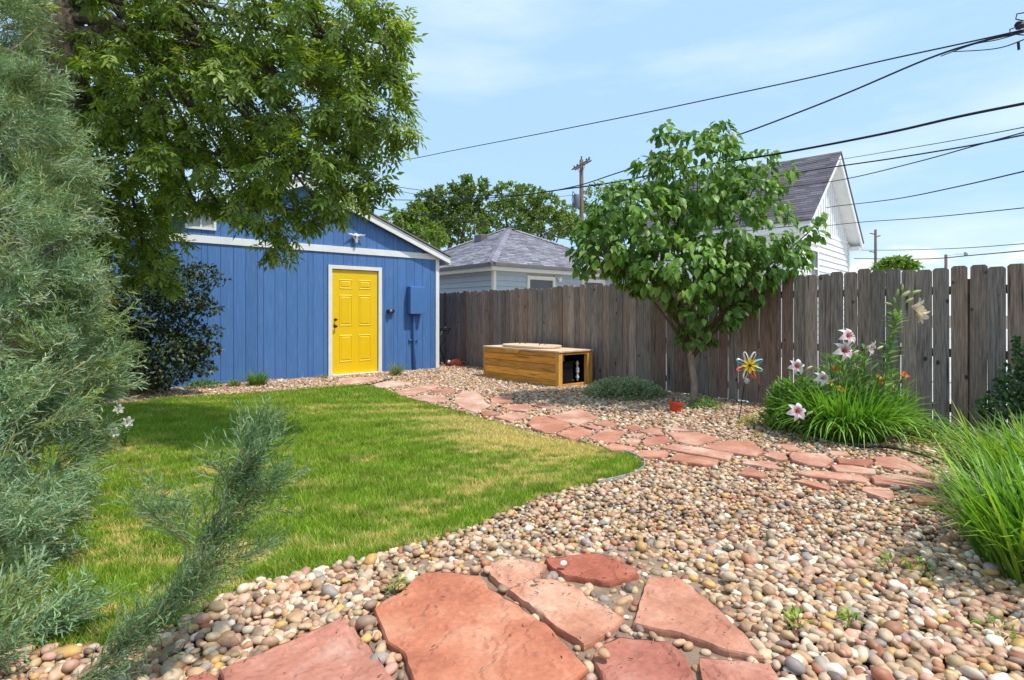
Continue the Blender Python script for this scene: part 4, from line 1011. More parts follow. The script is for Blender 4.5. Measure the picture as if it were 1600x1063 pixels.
wire([(1335, 391), (1400, 391), (1500, 388), (1600, 381), (1700, 374)], (1600, 26), (1335, 46), .016, 'upper of the two low far wires at the right skyline')
wire([(1335, 404), (1440, 405), (1520, 399), (1600, 392), (1700, 384)], (1600, 26), (1335, 46), .022, 'lower of the two low far wires at the right skyline')

# ================================================================== VEGETATION
def leaf_base(L, w, fold=.12, droop=.15, cup=0):
    """pointed oval leaf along +y, 8 triangles"""
    V = [(0, 0, 0), (-w * .42, L * .28, fold * w), (0, L * .3, 0), (w * .42, L * .28, fold * w), (-w * .46, L * .58, fold * w - droop * L * .3), (0, L * .62, -droop * L * .3), (w * .46, L * .58, fold * w - droop * L * .3), (0, L, -droop * L)]
    F = [(0, 2, 1), (0, 3, 2), (1, 2, 5), (1, 5, 4), (2, 3, 6), (2, 6, 5), (4, 5, 7), (5, 6, 7)]
    return np.array(V, float), np.array(F)
def simple_leaf(L, w):
    return np.array([(0, 0, 0), (-w / 2, L * .45, w * .12), (0, L, -L * .1), (w / 2, L * .45, w * .12)], float), np.array([(0, 3, 2), (0, 2, 1)])
def merge_base(lst):
    V, F, C, b = [], [], [], 0
    for v, f, c in lst:
        V.append(v); F.append(f + b); C.append(np.tile(c, (len(v), 1)) if np.ndim(c) == 1 else c); b += len(v)
    return np.concatenate(V), np.concatenate(F), np.concatenate(C)
def xf(v, loc, d, up=(0, 0, 1)):
    R = frames(np.array([d], float), np.array([up], float))[0]
    return v @ R.T + np.array(loc)
def compound(L, n, ll, lw, seed):
    rs = np.random.default_rng(seed); parts = []
    stem = np.array([(-.0012, 0, 0), (.0012, 0, 0), (0, L, -.1 * L)], float); parts.append((stem, np.array([(0, 1, 2)]), np.array((.7, .7, .5))))
    for i in range(n):
        t = .3 + .7 * i / (n - 1) if n > 1 else 1
        for s in (-1, 1):
            if i == n - 1 and s == 1: continue
            ang = s * (1.0 - .25 * t) if i < n - 1 else 0
            d = (math.sin(ang) + rs.normal(0, .12), math.cos(ang), -.25 + rs.normal(0, .2))
            v, f = simple_leaf(ll * rs.uniform(.8, 1.15), lw * rs.uniform(.85, 1.1))
            parts.append((xf(v, (0, L * t, -.1 * L * t), d), f, np.ones(3) * rs.uniform(.85, 1.15)))
    return merge_base(parts)
def blob_points(blobs, n, shell=.5, squash=1.0):
    """blobs: (centre Vector, rx, ry(z), rd)"""
    vol = np.array([b[1] * b[2] * b[3] for b in blobs]) ** .75; vol /= vol.sum()
    idx = RNG.choice(len(blobs), n, p=vol)
    d = norm(RNG.normal(size=(n, 3))); r = RNG.random(n) ** (1 / 3.); r = np.where(RNG.random(n) < shell, RNG.uniform(.8, 1.06, n), r)
    C = np.array([b[0][:] for b in blobs])[idx]; S = np.array([(b[1], b[3], b[2]) for b in blobs])[idx]
    loc = d * r[:, None] * S
    # local axes: x = camera right, y = camera forward
    P = np.stack([CS * loc[:, 0] + SN * loc[:, 1], -SN * loc[:, 0] + CS * loc[:, 1], loc[:, 2]], -1) + C
    out = np.stack([CS * d[:, 0] + SN * d[:, 1], -SN * d[:, 0] + CS * d[:, 1], d[:, 2]], -1)
    return P, out, idx
def pb(px, py, Y, rpx, rpy, rd):       # blob given by how it looks from the camera
    return (pd(px, py, Y), rpx * Y / FPX, rpy * Y / FPX, rd)
def greens(n, cols, jit=.18):
    c = np.array(cols)[RNG.integers(0, len(cols), n)]
    return c * RNG.uniform(1 - jit, 1 + jit, (n, 1)) * RNG.uniform(.94, 1.06, (n, 3))
def limb(parent, pts, r0, r1, mat, name='limb', n=8, wob=0):
    P = smoothpts(pts, 4); k = len(P)
    if wob: P = [p + Vector((random.uniform(-wob, wob), random.uniform(-wob, wob), random.uniform(-wob, wob))) * (i / k) for i, p in enumerate(P)]
    return MB().tube(P, [r0 + (r1 - r0) * (i / (k - 1)) ** .8 for i in range(k)], n).build(name, mat, parent, smooth=True)
def twigs(parent, P, starts, r, mat, n=5):
    m_ = MB()
    for p in P:
        p = Vector(p); s = min(starts, key=lambda q: (q - p).length); mid = s.lerp(p, .5) + Vector((random.uniform(-.05, .05), random.uniform(-.05, .05), random.uniform(0, .08)))
        m_.tube([s, mid, p], [r, r * .7, r * .35], n, cap=False)
    return stuff(m_.build('twigs', mat, parent))

# ---- the small broad-leaved tree
TB = pg(1083, 632)
tree = thing('leafy_tree', 'young broad-leaved tree with drooping heart-shaped leaves before the fence', 'tree', TB)
TY = depth_of(TB)
fork = pd(1079, 540, TY)
limb(tree, [TB + Vector((0, 0, -.03)), pd(1085, 600, TY), pd(1080, 565, TY), fork], .050, .040, M['bark2'], 'trunk', 12)
tb_blobs = [pb(1090, 280, TY, 80, 75, .75), pb(1000, 345, TY - .1, 80, 60, .8), pb(1140, 350, TY - .1, 95, 75, .9), pb(945, 395, TY - .1, 56, 42, .55), pb(1070, 415, TY - .2, 115, 55, .95),
            pb(1190, 410, TY - .1, 60, 38, .6), pb(1105, 485, TY - .15, 66, 34, .5), pb(1262, 365, TY, 26, 18, .22), pb(1045, 222, TY, 30, 32, .3), pb(1130, 212, TY, 30, 30, .3), pb(1185, 275, TY, 48, 45, .5),
            pb(918, 375, TY, 30, 36, .3), pb(1165, 475, TY - .2, 22, 14, .25), pb(1235, 400, TY - .1, 34, 22, .3), pb(1288, 340, TY, 16, 12, .12), pb(960, 325, TY, 44, 44, .45), pb(1030, 275, TY, 46, 45, .5), pb(1085, 528, TY - .1, 34, 14, .3), pb(1150, 430, TY - .1, 60, 50, .6), pb(1015, 425, TY - .1, 55, 40, .6)]
starts = []
for i, b in enumerate(tb_blobs):
    c = b[0]; s = fork.lerp(pd(1082, 575, TY), random.uniform(0, .7)); mid = s.lerp(c, .5) + Vector((0, 0, -.06 if c.z < 2 else .1)) 
    limb(tree, [s, mid, c], .026 if i < 7 else .016, .007, M['twig'], 'limb', 6)
    starts += [mid, c, mid.lerp(c, .5)]
P, out, idx = blob_points(tb_blobs, 6600, .5)
nc = 420; cen = P[RNG.choice(len(P), nc, replace=False)]; q_ = ((P[:, None, :] - cen[None]) ** 2).sum(-1).argmin(1); P = P + (cen[q_] - P) * .42
d = out * .55 + RNG.normal(0, .35, P.shape); d[:, 2] -= .75
up = RNG.normal(0, .35, P.shape) + out * .9 + np.array([0, 0, .45]) + .25 * np.array(SUN_DIR)
s = RNG.uniform(.75, 1.25, len(P)); R = frames(d, up) * s[:, None, None]
lv = [leaf_base(.128, .080, .14, .14), leaf_base(.112, .066, .22, .2)]
tint = greens(len(P), [(.14, .27, .045), (.18, .33, .06), (.10, .21, .04), (.26, .40, .09)])
scatter(tree, 'foliage', [(a, b, None) for a, b in lv], RNG.integers(0, 2, len(P)), R, P, tint, M['leaf_tree'], 300, 'leaf', True)
twigs(tree, P[RNG.choice(len(P), 260)], starts, .005, M['twig'], 4)

# ---- the ash overhead at the left
AY = 5.6
AB = pd(95, 700, 5.9); AB.z = -.02
ash = thing('ash_tree', 'large ash tree with furrowed trunk overhanging the shed from the left', 'tree', AB)
trk = [AB, pd(88, 300, 5.85), pd(90, 120, 5.8), pd(82, 0, 5.8), pd(60, -200, 5.9), pd(70, -420, 6.0)]
limb(ash, trk, .34, .20, M['bark'], 'trunk', 22)
ash_b = [pb(210, 60, 5.9, 120, 70, 1.0), pb(380, 40, 5.6, 150, 80, 1.0), pb(530, 60, 5.3, 100, 75, .8), pb(300, 170, 5.8, 150, 80, 1.0), pb(460, 170, 5.4, 130, 80, .9), pb(570, 175, 5.2, 70, 60, .6),
         pb(330, 265, 5.6, 110, 55, .8), pb(480, 265, 5.2, 95, 50, .7), pb(540, 310, 5.2, 38, 38, .4), pb(430, 330, 5.3, 60, 42, .5), pb(440, 385, 5.3, 24, 20, .25), pb(200, 240, 6.2, 75, 95, .8), pb(225, 385, 6.3, 58, 52, .5), pb(195, 340, 6.3, 55, 60, .6),
         pb(620, 195, 5.1, 25, 20, .25), pb(600, 60, 5.1, 40, 45, .4), pb(520, 340, 5.2, 22, 20, .25), pb(310, 320, 5.6, 45, 30, .4), pb(240, 430, 6.3, 28, 22, .3), pb(360, 345, 5.5, 35, 25, .3),
         pb(130, 150, 6.4, 50, 90, .7), pb(585, 285, 5.2, 18, 25, .2), pb(620, 120, 5.1, 16, 16, .2)]
ash_unseen = [pb(200, -220, 5.8, 320, 200, 1.6), pb(480, -160, 5.4, 170, 150, 1.3), pb(-60, -150, 6.4, 220, 220, 1.3), pb(20, 180, 7.6, 150, 110, 1.2)]  # unseen crown above the frame, invented to shade and complete the tree
starts = []
lim = [(.12, 130, 55, 6.0), (.1, 180, 70, 5.9), (.1, 260, 20, 5.7), (.08, 170, 150, 6.0)]
s0 = pd(95, 90, 5.8)
for i, b in enumerate(ash_b + ash_unseen):
    c = b[0]; s = s0.lerp(pd(80, -150, 5.9), random.random() * .9); mid = s.lerp(c, .5) + Vector((0, 0, .35 if c.z < 3.5 else .2)); 
    limb(ash, [s, s.lerp(mid, .5) + Vector((0, 0, .1)), mid, c + Vector((0, 0, -.05))], .07 if i < 8 or i > 20 else .035, .010, M['bark'], 'limb', 8)
    starts += [mid, c, mid.lerp(c, .33), mid.lerp(c, .66)]
P1, o1, i1 = blob_points(ash_b, 7400, .35)
P2, o2, i2 = blob_points(ash_unseen, 2000, .3)
P = np.concatenate([P1, P2]); out = np.concatenate([o1, o2])
px_ = 800 + FPX * side_of(P) / depth_of(P); py_ = HOR - FPX * (P[:, 2] - CAM_H) / depth_of(P)
open_ = ((px_ > 278) & (px_ < 350) & (py_ > 322) & (py_ < 372)) | ((px_ > 45) & (px_ < 122) & (py_ < 95) & (py_ > -20) & (depth_of(P) < 6.3)) | ((px_ > 290) & (py_ > 352) & (px_ < 415)) | ((px_ > 480) & (py_ > 362))
keep_ = ~open_ | (RNG.random(len(P)) < .06); P, out = P[keep_], out[keep_]
nc = 620; cen = P[RNG.choice(len(P), nc, replace=False)]
D = ((P[:, None, :] - cen[None]) ** 2).sum(-1); near = cen[D.argmin(1)]; P = P + (near - P) * .5
d = out * .5 + RNG.normal(0, .45, P.shape) + np.array([.15, -.1, 0]); d[:, 2] -= .55
up = RNG.normal(0, .4, P.shape) + np.array([0, 0, .9]) + out * .35
s = RNG.uniform(.75, 1.2, len(P)); R = frames(d, up) * s[:, None, None]
cv = [compound(.16, 4, .078, .030, k) for k in range(3)]
tint = greens(len(P), [(.18, .28, .04), (.24, .34, .055), (.12, .20, .03), (.33, .42, .08), (.15, .25, .04)], .25)
scatter(ash, 'foliage', cv, RNG.integers(0, 3, len(P)), R, P, tint, M['leaf_ash'], 300, 'leaf')
twigs(ash, P[RNG.choice(6000, 420)], starts, .007, M['twig'], 4)

# ---- junipers at the left edge
def spray(seed, L=.26):
    rs = np.random.default_rng(seed); parts = []
    def strand(p, d, l, w, c):
        d = np.array(d); d = d / np.linalg.norm(d); sd = np.cross(d, rs.normal(size=3)); sd /= np.linalg.norm(sd)
        mid = p + d * l * .55 + rs.normal(0, .05, 3) * l; v = np.array([p - sd * w * .5, p + sd * w * .5, mid + sd * w * .5, mid - sd * w * .5, p + d * l])
        parts.append((v, np.array([(0, 1, 2), (0, 2, 3), (3, 2, 4)]), np.array(c)))
    bend = rs.normal(0, .15, 2)
    def stem(t): return np.array([bend[0] * t * t * L, t * L, bend[1] * t * t * L])
    for i in range(5):
        p, q = stem(i / 5), stem((i + 1) / 5); strand(p, q - p, np.linalg.norm(q - p) * 1.05, .004, (1.5, 1.0, .6))
    for i in range(13):
        t = .12 + .88 * i / 13; s = 1 if i % 2 else -1; p = stem(t); l = L * (.42 - .26 * t) * rs.uniform(.8, 1.2)
        dd = np.array([s * .75 + rs.normal(0, .2), .85, rs.normal(0, .35)]); dd /= np.linalg.norm(dd)
        strand(p, dd, l, .0042, (1, 1, 1))
        for j in range(3):
            q = p + dd * l * (.25 + .25 * j); s2 = 1 if j % 2 else -1
            d2 = dd + np.array([s2 * .55 * dd[1], -s2 * .55 * dd[0], 0]) + rs.normal(0, .25, 3)
            strand(q, d2, l * rs.uniform(.35, .55), .0042, np.ones(3) * rs.uniform(.85, 1.2))
    return merge_base(parts)
sp = [spray(k) for k in range(4)]
jun = thing('juniper', 'tall silvery-green juniper filling the left edge of the yard', 'juniper', pd(-90, 900, 3.0) * 1.0)
jun.location.z = 0
jb = [pb(-140, 40, 3.7, 150, 160, .7), pb(-125, 230, 3.5, 195, 140, .8), pb(-110, 400, 3.3, 220, 150, .9), pb(-110, 560, 3.1, 235, 140, .85), pb(-110, 720, 2.8, 215, 130, .7), pb(-120, 860, 2.4, 190, 110, .5), pb(-80, 1010, 2.0, 165, 100, .4), pb(50, 1020, 2.0, 70, 50, .25), pb(60, 800, 2.7, 60, 60, .3), pb(-90, -150, 3.9, 130, 150, .6), pb(-80, -380, 4.0, 80, 150, .4), pb(115, 590, 3.3, 45, 60, .25), pb(75, 290, 3.5, 50, 50, .3), pb(100, 440, 3.3, 50, 40, .25), pb(30, 150, 3.6, 45, 40, .25)]
P, out, idx = blob_points(jb, 7200, .7)
ok = P[:, 2] > .04; P, out = P[ok], out[ok]
rtv = np.array(rt)
nc = 330; ci = RNG.choice(len(P), nc, replace=False); cen = P[ci]; cd = out[ci] * .9 + RNG.normal(0, .35, cen.shape) + rtv * .35; cd[:, 2] += .45
q_ = ((P[:, None, :] - cen[None]) ** 2).sum(-1).argmin(1); P = P + (cen[q_] - P) * .42
d = cd[q_] + RNG.normal(0, .26, P.shape)
s = RNG.uniform(.75, 1.35, len(P)); R = frames(d, RNG.normal(size=P.shape)) * s[:, None, None]
T = P - d / np.linalg.norm(d, axis=1, keepdims=True) * .13
JG = [(.27, .40, .19), (.20, .31, .13), (.36, .46, .28), (.26, .38, .22), (.24, .31, .10)]
tint = greens(len(P), JG, .2)
vis = (side_of(P) / np.maximum(depth_of(P), .1)) > -1.0
P, T, R, tint = P[vis], T[vis], R[vis], tint[vis]
scatter(jun, 'foliage', sp, RNG.integers(0, 4, len(P)), R, T, tint, M['leaf_jun'], 180, 'spray')
trk = [jun.location + Vector((0, 0, -.03)), pd(-80, 600, 3.2), pd(-70, 300, 3.5), pd(-50, -100, 3.9)]
limb(jun, trk, .11, .05, M['bark'], 'trunk', 10)
m_ = MB()
for i in RNG.choice(len(P), 260):
    p = Vector(P[i]); k = min(3, max(0, int(p.z))); q = Vector(trk[0]).lerp(Vector(trk[3]), min(1, max(0, (p.z - .5) / 4))); a_ = q.lerp(p, .35)
    m_.tube([a_, a_.lerp(p, .6) + Vector((0, 0, -.03)), p], [.007, .005, .002], 5, cap=False)
stuff(m_.build('twigs', M['jtwig'], jun))
br = smoothpts([pd(-60, 1110, 1.72), pd(90, 1078, 1.76), pd(185, 1010, 1.84), pd(262, 935, 1.92), pd(318, 850, 1.98), pd(352, 780, 2.03), pd(380, 700, 2.1)], 10)
lim_ = MB().tube(br, [.013 - .010 * i / (len(br) - 1) for i in range(len(br))], 7).build('branch', M['jtwig'], jun, smooth=True)
T, D_ = [], []
for i, p in enumerate(br):
    if i < 6: continue
    tdir = (br[min(i + 1, len(br) - 1)] - br[i - 1]).normalized()
    for k in range(random.choice([0, 1, 4, 2]) if i < 50 else 3):
        side = rt * random.choice([1.3, 1.2, .7, .3, -.5]) * random.uniform(.3, 1.1)
        d_ = tdir * random.uniform(.7, 1.2) + side * .8 + fwd * random.uniform(-.4, .4); T.append(p[:]); D_.append(d_[:])
for i0, ex, ez, L in ((26, .9, .45, .22), (34, 1.1, .35, .26), (41, .9, .7, .24), (47, 1.0, .5, .20), (38, -.8, .6, .18), (52, .7, .8, .16), (18, 1.0, .5, .22)):
    a_ = br[min(i0, len(br) - 2)]; dd = (rt * ex + Vector((0, 0, ez)) + fwd * random.uniform(-.4, .2)).normalized()
    sub = [a_ + dd * L * t + Vector((0, 0, .05 * t * t)) for t in (0, .25, .5, .75, 1)]
    MB().tube(sub, [.004, .0035, .003, .002, .001], 5, cap=False).build('side_twig', M['jtwig'], lim_)
    for t in range(14):
        p = a_ + dd * L * (t / 13); T.append(p[:]); D_.append((dd * .9 + Vector((random.uniform(-.6, .6), random.uniform(-.6, .6), random.uniform(-.1, .7))))[:])
T = np.array(T); D_ = np.array(D_); n = len(T); s = RNG.uniform(.35, .95, n)
R = frames(D_, RNG.normal(size=T.shape)) * s[:, None, None]
scatter(lim_, 'foliage', sp, RNG.integers(0, 4, n), R, T, greens(n, [(.17, .28, .12), (.13, .22, .09), (.22, .32, .16)]), M['leaf_jun'], 60, 'spray')

# ---- dark shrub against the shed
SB = pg(245, 612)
shrub = thing('dark_shrub', 'dark glossy-leaved shrub leaning on the left of the blue shed', 'shrub', SB)
SY = 8.3
sb = [pb(225, 470, SY, 62, 52, .5), pb(275, 455, SY + .1, 48, 42, .4), pb(235, 560, SY, 78, 50, .55), pb(290, 535, SY + .1, 38, 38, .3), pb(170, 545, SY - .1, 55, 55, .5), pb(315, 425, SY + .1, 26, 13, .15), pb(325, 545, SY + .1, 20, 11, .15), pb(318, 575, SY + .1, 18, 12, .15), pb(250, 410, SY, 30, 28, .3), pb(342, 438, SY + .1, 14, 8, .1), pb(326, 480, SY + .1, 20, 14, .15), pb(130, 470, SY - .3, 55, 70, .5), pb(90, 560, SY - .6, 70, 60, .5), pb(335, 518, SY + .1, 14, 9, .1)]
P, out, idx = blob_points(sb, 15000, .4)
P[:, 2] = np.abs(P[:, 2] - .03) + .03
d = out * .5 + RNG.normal(0, .6, P.shape); up = RNG.normal(0, .7, P.shape) + np.array([0, 0, .6]); R = frames(d, up) * RNG.uniform(.7, 1.25, len(P))[:, None, None]
lv2 = [simple_leaf(.065, .042)]
tint = greens(len(P), [(.045, .072, .022), (.058, .088, .028), (.03, .05, .017), (.16, .19, .11)], .3)
scatter(shrub, 'foliage', [(a, b, None) for a, b in lv2], np.zeros(len(P), int), R, P, tint, M['leaf_dark'], 0, 'leaf')
for b in sb: limb(shrub, [SB + Vector((random.uniform(-.15, .15), random.uniform(-.1, .1), 0)), SB.lerp(b[0], .5) + Vector((0, 0, .15)), b[0]], .016, .004, M['twig'], 'limb', 6)
def herb(px, py, w, h, n, L, lw, cols, label, name, cat, mat=None, up_=.5, group=None, Yoff=0):
    """low leafy plant: leaves on short stems filling a dome"""
    B = pg(px, py) if not Yoff else c2w(*Yoff)
    o = thing(name, label, cat, B, group)
    Rm = RNG.random(n) ** .6; a = RNG.uniform(0, 2 * PI, n); hh = RNG.random(n) ** .8
    P = np.stack([B.x + np.cos(a) * Rm * w, B.y + np.sin(a) * Rm * w, .02 + h * hh * np.sqrt(np.maximum(.05, 1 - Rm ** 2))], -1)
    d = np.stack([np.cos(a) * .7, np.sin(a) * .7, np.full(n, up_)], -1) + RNG.normal(0, .4, (n, 3)); R = frames(d, RNG.normal(0, .3, (n, 3)) + np.array([0, 0, 1])) * RNG.uniform(.7, 1.2, n)[:, None, None]
    scatter(o, 'foliage', [(*leaf_base(L, lw, .15, .15), None)], np.zeros(n, int), R, P, greens(n, cols, .2), mat or M['leaf_any'], 0, 'leaf')
    m_ = MB()
    for k in range(max(3, n // 12)):
        p = Vector(P[random.randrange(n)]); m_.tube([B + Vector(((p.x - B.x) * .3, (p.y - B.y) * .3, 0)), p], [.004, .002], 4, cap=False)
    m_.build('stems', M['twig'], o)
    return o
def strap(L, w, arch, seg=5):
    """arching strap leaf from the origin rising along +z and bending to +y"""
    V = []; ang = 0.12; p = np.array([0., 0., 0.]); st = L / seg
    for i in range(seg + 1):
        t = i / seg; ww = w * (1 - t ** 2.2) * (.6 + .8 * min(t * 3, .5)) + .0004
        V += [(-ww / 2, p[1], p[2] + .12 * ww), (0, p[1], p[2] - .1 * ww), (ww / 2, p[1], p[2] + .12 * ww)]
        ang += arch / seg * (.5 + 1.2 * t); p = p + np.array([0, math.sin(ang) * st, math.cos(ang) * st])
    F = []
    for i in range(seg):
        a, b = i * 3, i * 3 + 3
        F += [(a, a + 1, b + 1), (a, b + 1, b), (a + 1, a + 2, b + 2), (a + 1, b + 2, b + 1)]
    sh = np.array([[.75 + .35 * (i // 3) / seg] * 3 for i in range(3 * seg + 3)])
    return np.array(V), np.array(F), sh
def clump(px, py, spread, n, L, w, cols, label, name, cat, arch=(1.0, 1.9), parts=0, group=None, elong=None, tilt=.25, jit=.2):
    B = pg(px, py); o = thing(name, label, cat, B, group)
    a = RNG.uniform(0, 2 * PI, n); r = RNG.random(n) ** .6 * spread
    X = np.cos(a) * r; Yy = np.sin(a) * r
    if elong is not None: X = X * 1.0; Yy = Yy * elong
    bx = CS * X + SN * Yy; by = -SN * X + CS * Yy
    P = np.stack([B.x + bx, B.y + by, np.full(n, .0)], -1)
    ya = np.arctan2(by, bx) + RNG.normal(0, .7, n)
    tl = tilt * (r / spread) + RNG.normal(0, .06, n)
    yd = np.stack([np.cos(ya), np.sin(ya), np.zeros(n)], -1); zd = norm(np.array([0, 0, 1.]) + yd * tl[:, None]); yd = norm(yd - zd * (yd * zd).sum(1, keepdims=True)); xd = np.cross(yd, zd)
    s = RNG.uniform(.65, 1.15, n); R = np.stack([xd, yd, zd], -1) * s[:, None, None]
    vr = [strap(L, w, q) for q in np.linspace(*arch, 4)]
    scatter(o, 'leaves', vr, RNG.integers(0, 4, n), R, P, greens(n, cols, jit), M['leaf_any'], parts, 'leaf', True)
    return o
# tufts along the shed foot
clump(402, 604, .13, 200, .30, .012, [(.14, .27, .03), (.2, .33, .04)], 'bright green grass tuft against the blue wall, the largest one', 'grass_tuft', 'plant', (.3, 1.3), group='tufts along the shed foot')
clump(366, 606, .08, 110, .17, .012, [(.16, .27, .05), (.26, .30, .08)], 'small yellowish tuft left of the largest grass tuft', 'grass_tuft', 'plant', (.3, 1.3), group='tufts along the shed foot')
clump(619, 589, .09, 130, .30, .010, [(.22, .30, .05), (.32, .34, .08), (.12, .2, .04)], 'spiky pale grass tuft right of the yellow door', 'grass_tuft', 'plant', (.1, .9), group='tufts along the shed foot')
clump(503, 592, .08, 70, .13, .008, [(.16, .26, .05), (.3, .26, .06)], 'tiny weed tuft just left of the yellow door', 'grass_tuft', 'plant', group='tufts along the shed foot')
herb(318, 608, .28, .12, 260, .05, .035, [(.13, .25, .045), (.09, .18, .04)], 'low ivy spilling from under the dark shrub', 'ivy', 'plant')
herb(975, 620, .60, .27, 4600, .042, .018, [(.34, .42, .25), (.46, .52, .36), (.20, .28, .13)], 'low grey-green mounded shrub at the fence beside the tub', 'silver_shrub', 'shrub')
herb(1100, 640, .20, .12, 180, .05, .03, [(.10, .23, .035), (.14, .28, .05)], 'small green weeds round the foot of the tree', 'weed', 'plant')
herb(1180, 667, .20, .10, 260, .035, .014, [(.36, .38, .05), (.24, .32, .05)], 'yellow-green low plant beside the pinwheel stake', 'groundcover_plant', 'plant')
herb(1455, 690, .32, .20, 700, .045, .022, [(.13, .27, .04), (.19, .34, .06), (.09, .19, .03)], 'green groundcover between the daylilies and the grassy clump', 'groundcover_plant', 'plant')
herb(1560, 668, .4, .22, 700, .05, .02, [(.10, .22, .04), (.15, .28, .05)], 'low green plants at the fence foot behind the grassy clump', 'groundcover_plant', 'plant')
herb(1190, 690, .10, .05, 40, .03, .012, [(.2, .3, .06)], 'tiny green sprout in gravel below the pinwheel', 'weed', 'plant')
for (px, py, w, lab) in [(1395, 895, .07, 'small weed in the gravel, nearest the grassy clump'), (1440, 905, .06, 'small pale weed in the gravel under the grassy clump edge'), (1245, 990, .035, 'tiny weed sprouting among pebbles, left of the others'), (1330, 985, .03, 'tiny weed sprouting among pebbles near the bottom right'), (620, 935, .04, 'tiny weed beside the largest flagstone'), (1560, 1000, .06, 'weed at the right edge below the grassy clump')]:
    herb(px, py, w, .07, 34, .035, .012, [(.20, .32, .04), (.30, .38, .07)], lab, 'weed', 'plant')
herb(262, 800, .09, .035, 40, .06, .035, [(.16, .28, .06)], 'broad-leaved weed flat in the lawn', 'lawn_weed', 'plant')

# vine on the fence at the right
VB = pg(1585, 672); vine = thing('fence_vine', 'dark green vine climbing the fence at the right edge', 'vine', VB)
vb = [pb(1598, 600, 5.35, 42, 38, .14), pb(1580, 640, 5.3, 48, 34, .2), pb(1592, 545, 5.4, 12, 24, .06), pb(1640, 590, 5.2, 40, 60, .15)]
P, out, idx = blob_points(vb, 1300, .5); P[:, 0] = np.minimum(P[:, 0], 7.47); P[:, 2] = np.maximum(P[:, 2], .03)
d = RNG.normal(0, .5, P.shape); d[:, 2] -= .5; R = frames(d, RNG.normal(0, .4, P.shape) + np.array([-.9, 0, .4])) * RNG.uniform(.7, 1.2, len(P))[:, None, None]
scatter(vine, 'foliage', [(*leaf_base(.05, .036, .15, .15), None)], np.zeros(len(P), int), R, P, greens(len(P), [(.035, .10, .03), (.05, .13, .04), (.025, .07, .02)], .25), M['leaf_any'], 0, 'leaf')
for b in vb: limb(vine, [VB, VB.lerp(b[0], .6) + Vector((.0, 0, .1)), b[0]], .010, .004, M['twig'], 'stem', 5)

# daylily clump and big grassy clump at right
clump(1328, 690, .30, 800, .66, .024, [(.15, .31, .035), (.22, .40, .05), (.11, .24, .03)], 'dense bright green daylily clump before the fence', 'daylily_clump', 'plant', (.5, 2.2), parts=150, elong=.6, tilt=.25)
herb(1240, 676, .26, .52, 900, .13, .026, [(.15, .30, .05), (.22, .36, .07), (.10, .22, .04)], 'bushy light green plant left of the daylily clump', 'leafy_plant', 'plant', up_=.8)
herb(1320, 676, .34, .86, 1300, .115, .018, [(.19, .34, .07), (.26, .41, .10), (.13, .24, .05)], 'fine feathery green foliage rising behind the daylily clump', 'feathery_plant', 'plant', up_=1.0)
herb(1395, 680, .22, .62, 500, .12, .018, [(.14, .27, .05), (.2, .33, .07)], 'thin-leaved greenery right of the daylily clump', 'thin_leaved_plant', 'plant', up_=1.0)
clump(1650, 905, .26, 520, .60, .021, [(.13, .29, .025), (.19, .36, .035), (.10, .22, .02), (.28, .42, .04)], 'tall bright green grassy clump, nearest at the right edge', 'grass_clump', 'plant', (.3, 1.2), parts=140, elong=1.3, tilt=.28)
clump(1650, 800, .42, 900, .62, .022, [(.14, .30, .025), (.21, .38, .035), (.11, .23, .02), (.32, .44, .04)], 'bright green grassy clump behind the nearest one at right', 'grass_clump', 'plant', (.3, 1.3), parts=120, elong=.9, tilt=.3)
clump(1740, 860, .40, 380, .66, .022, [(.13, .29, .025), (.2, .37, .035)], 'grassy clump cut by the right edge of the picture', 'grass_clump', 'plant', (.5, 1.4), parts=60, tilt=.3)

# lilies
def flower(center, face, r, c_in, c_out, parent, name='flower', mid=None, npet=6, curl=.5):
    face = Vector(face).normalized(); q = face.to_track_quat('Z', 'Y')
    fl = bpy.data.objects.new(name, None); COL.objects.link(fl); fl.parent = parent; fl.location = Vector(center) - origin_of(parent)
    V, F, C = [], [], []
    me = None
    for k in range(npet):
        a = k * 2 * PI / npet + .2; wid = r * (.64 if k % 2 else .44)
        vs, cs = [], []
        for i in range(6):
            t = i / 5; rr = r * t; z = r * (.55 * math.sin(t * PI * .75) - curl * t * t * .5)
            w = wid * math.sin(PI * min(1, .12 + t * .88)) ** .8
            for s in (-1, 0, 1):
                p = Vector((rr * math.cos(a) - s * w * math.sin(a) * .5, rr * math.sin(a) + s * w * math.cos(a) * .5, z + abs(s) * .05 * r))
                vs.append(q @ p)
                m = (1 - abs(s) * .95) * max(0, 1 - max(0, t - .15) / .6); m = max(m, 0)
                col = np.array(c_out) * (1 - m) + np.array(c_in) * m
                if mid is not None and t < .25: col = np.array(mid)
                cs.append(tuple(col))
        mb = MB(); mb.f = []
        for p, c in zip(vs, cs): mb.v.append(p + Vector(center)); mb.c.append(c)
        for i in range(5):
            for s in range(2): mb.f.append((i * 3 + s, i * 3 + s + 1, i * 3 + s + 4, i * 3 + s + 3))
        mb.build('petal', M['petal'], fl, smooth=True)
    m_ = MB(); m_.t = (.45, .16, .04)
    for k in range(5):
        a = k * 1.26; tip = Vector(center) + q @ Vector((r * .22 * math.cos(a), r * .22 * math.sin(a), r * .75)); m_.tube([Vector(center), tip], r * .02, 4).tube([tip - Vector((0, 0, r * .05)), tip + Vector((0, 0, r * .05))], r * .045, 4)
    m_.build('stamens', M['petal'], fl)
    return fl
def bud(parent, p, d, L, col=(.42, .50, .18)):
    m_ = MB(); m_.t = col; m_.lathe([(L * .06, 0), (L * .16, L * .25), (L * .18, L * .6), (L * .1, L * .9), (L * .02, L)], 8, p, d); return m_.build('bud', M['petal'], parent, smooth=True)
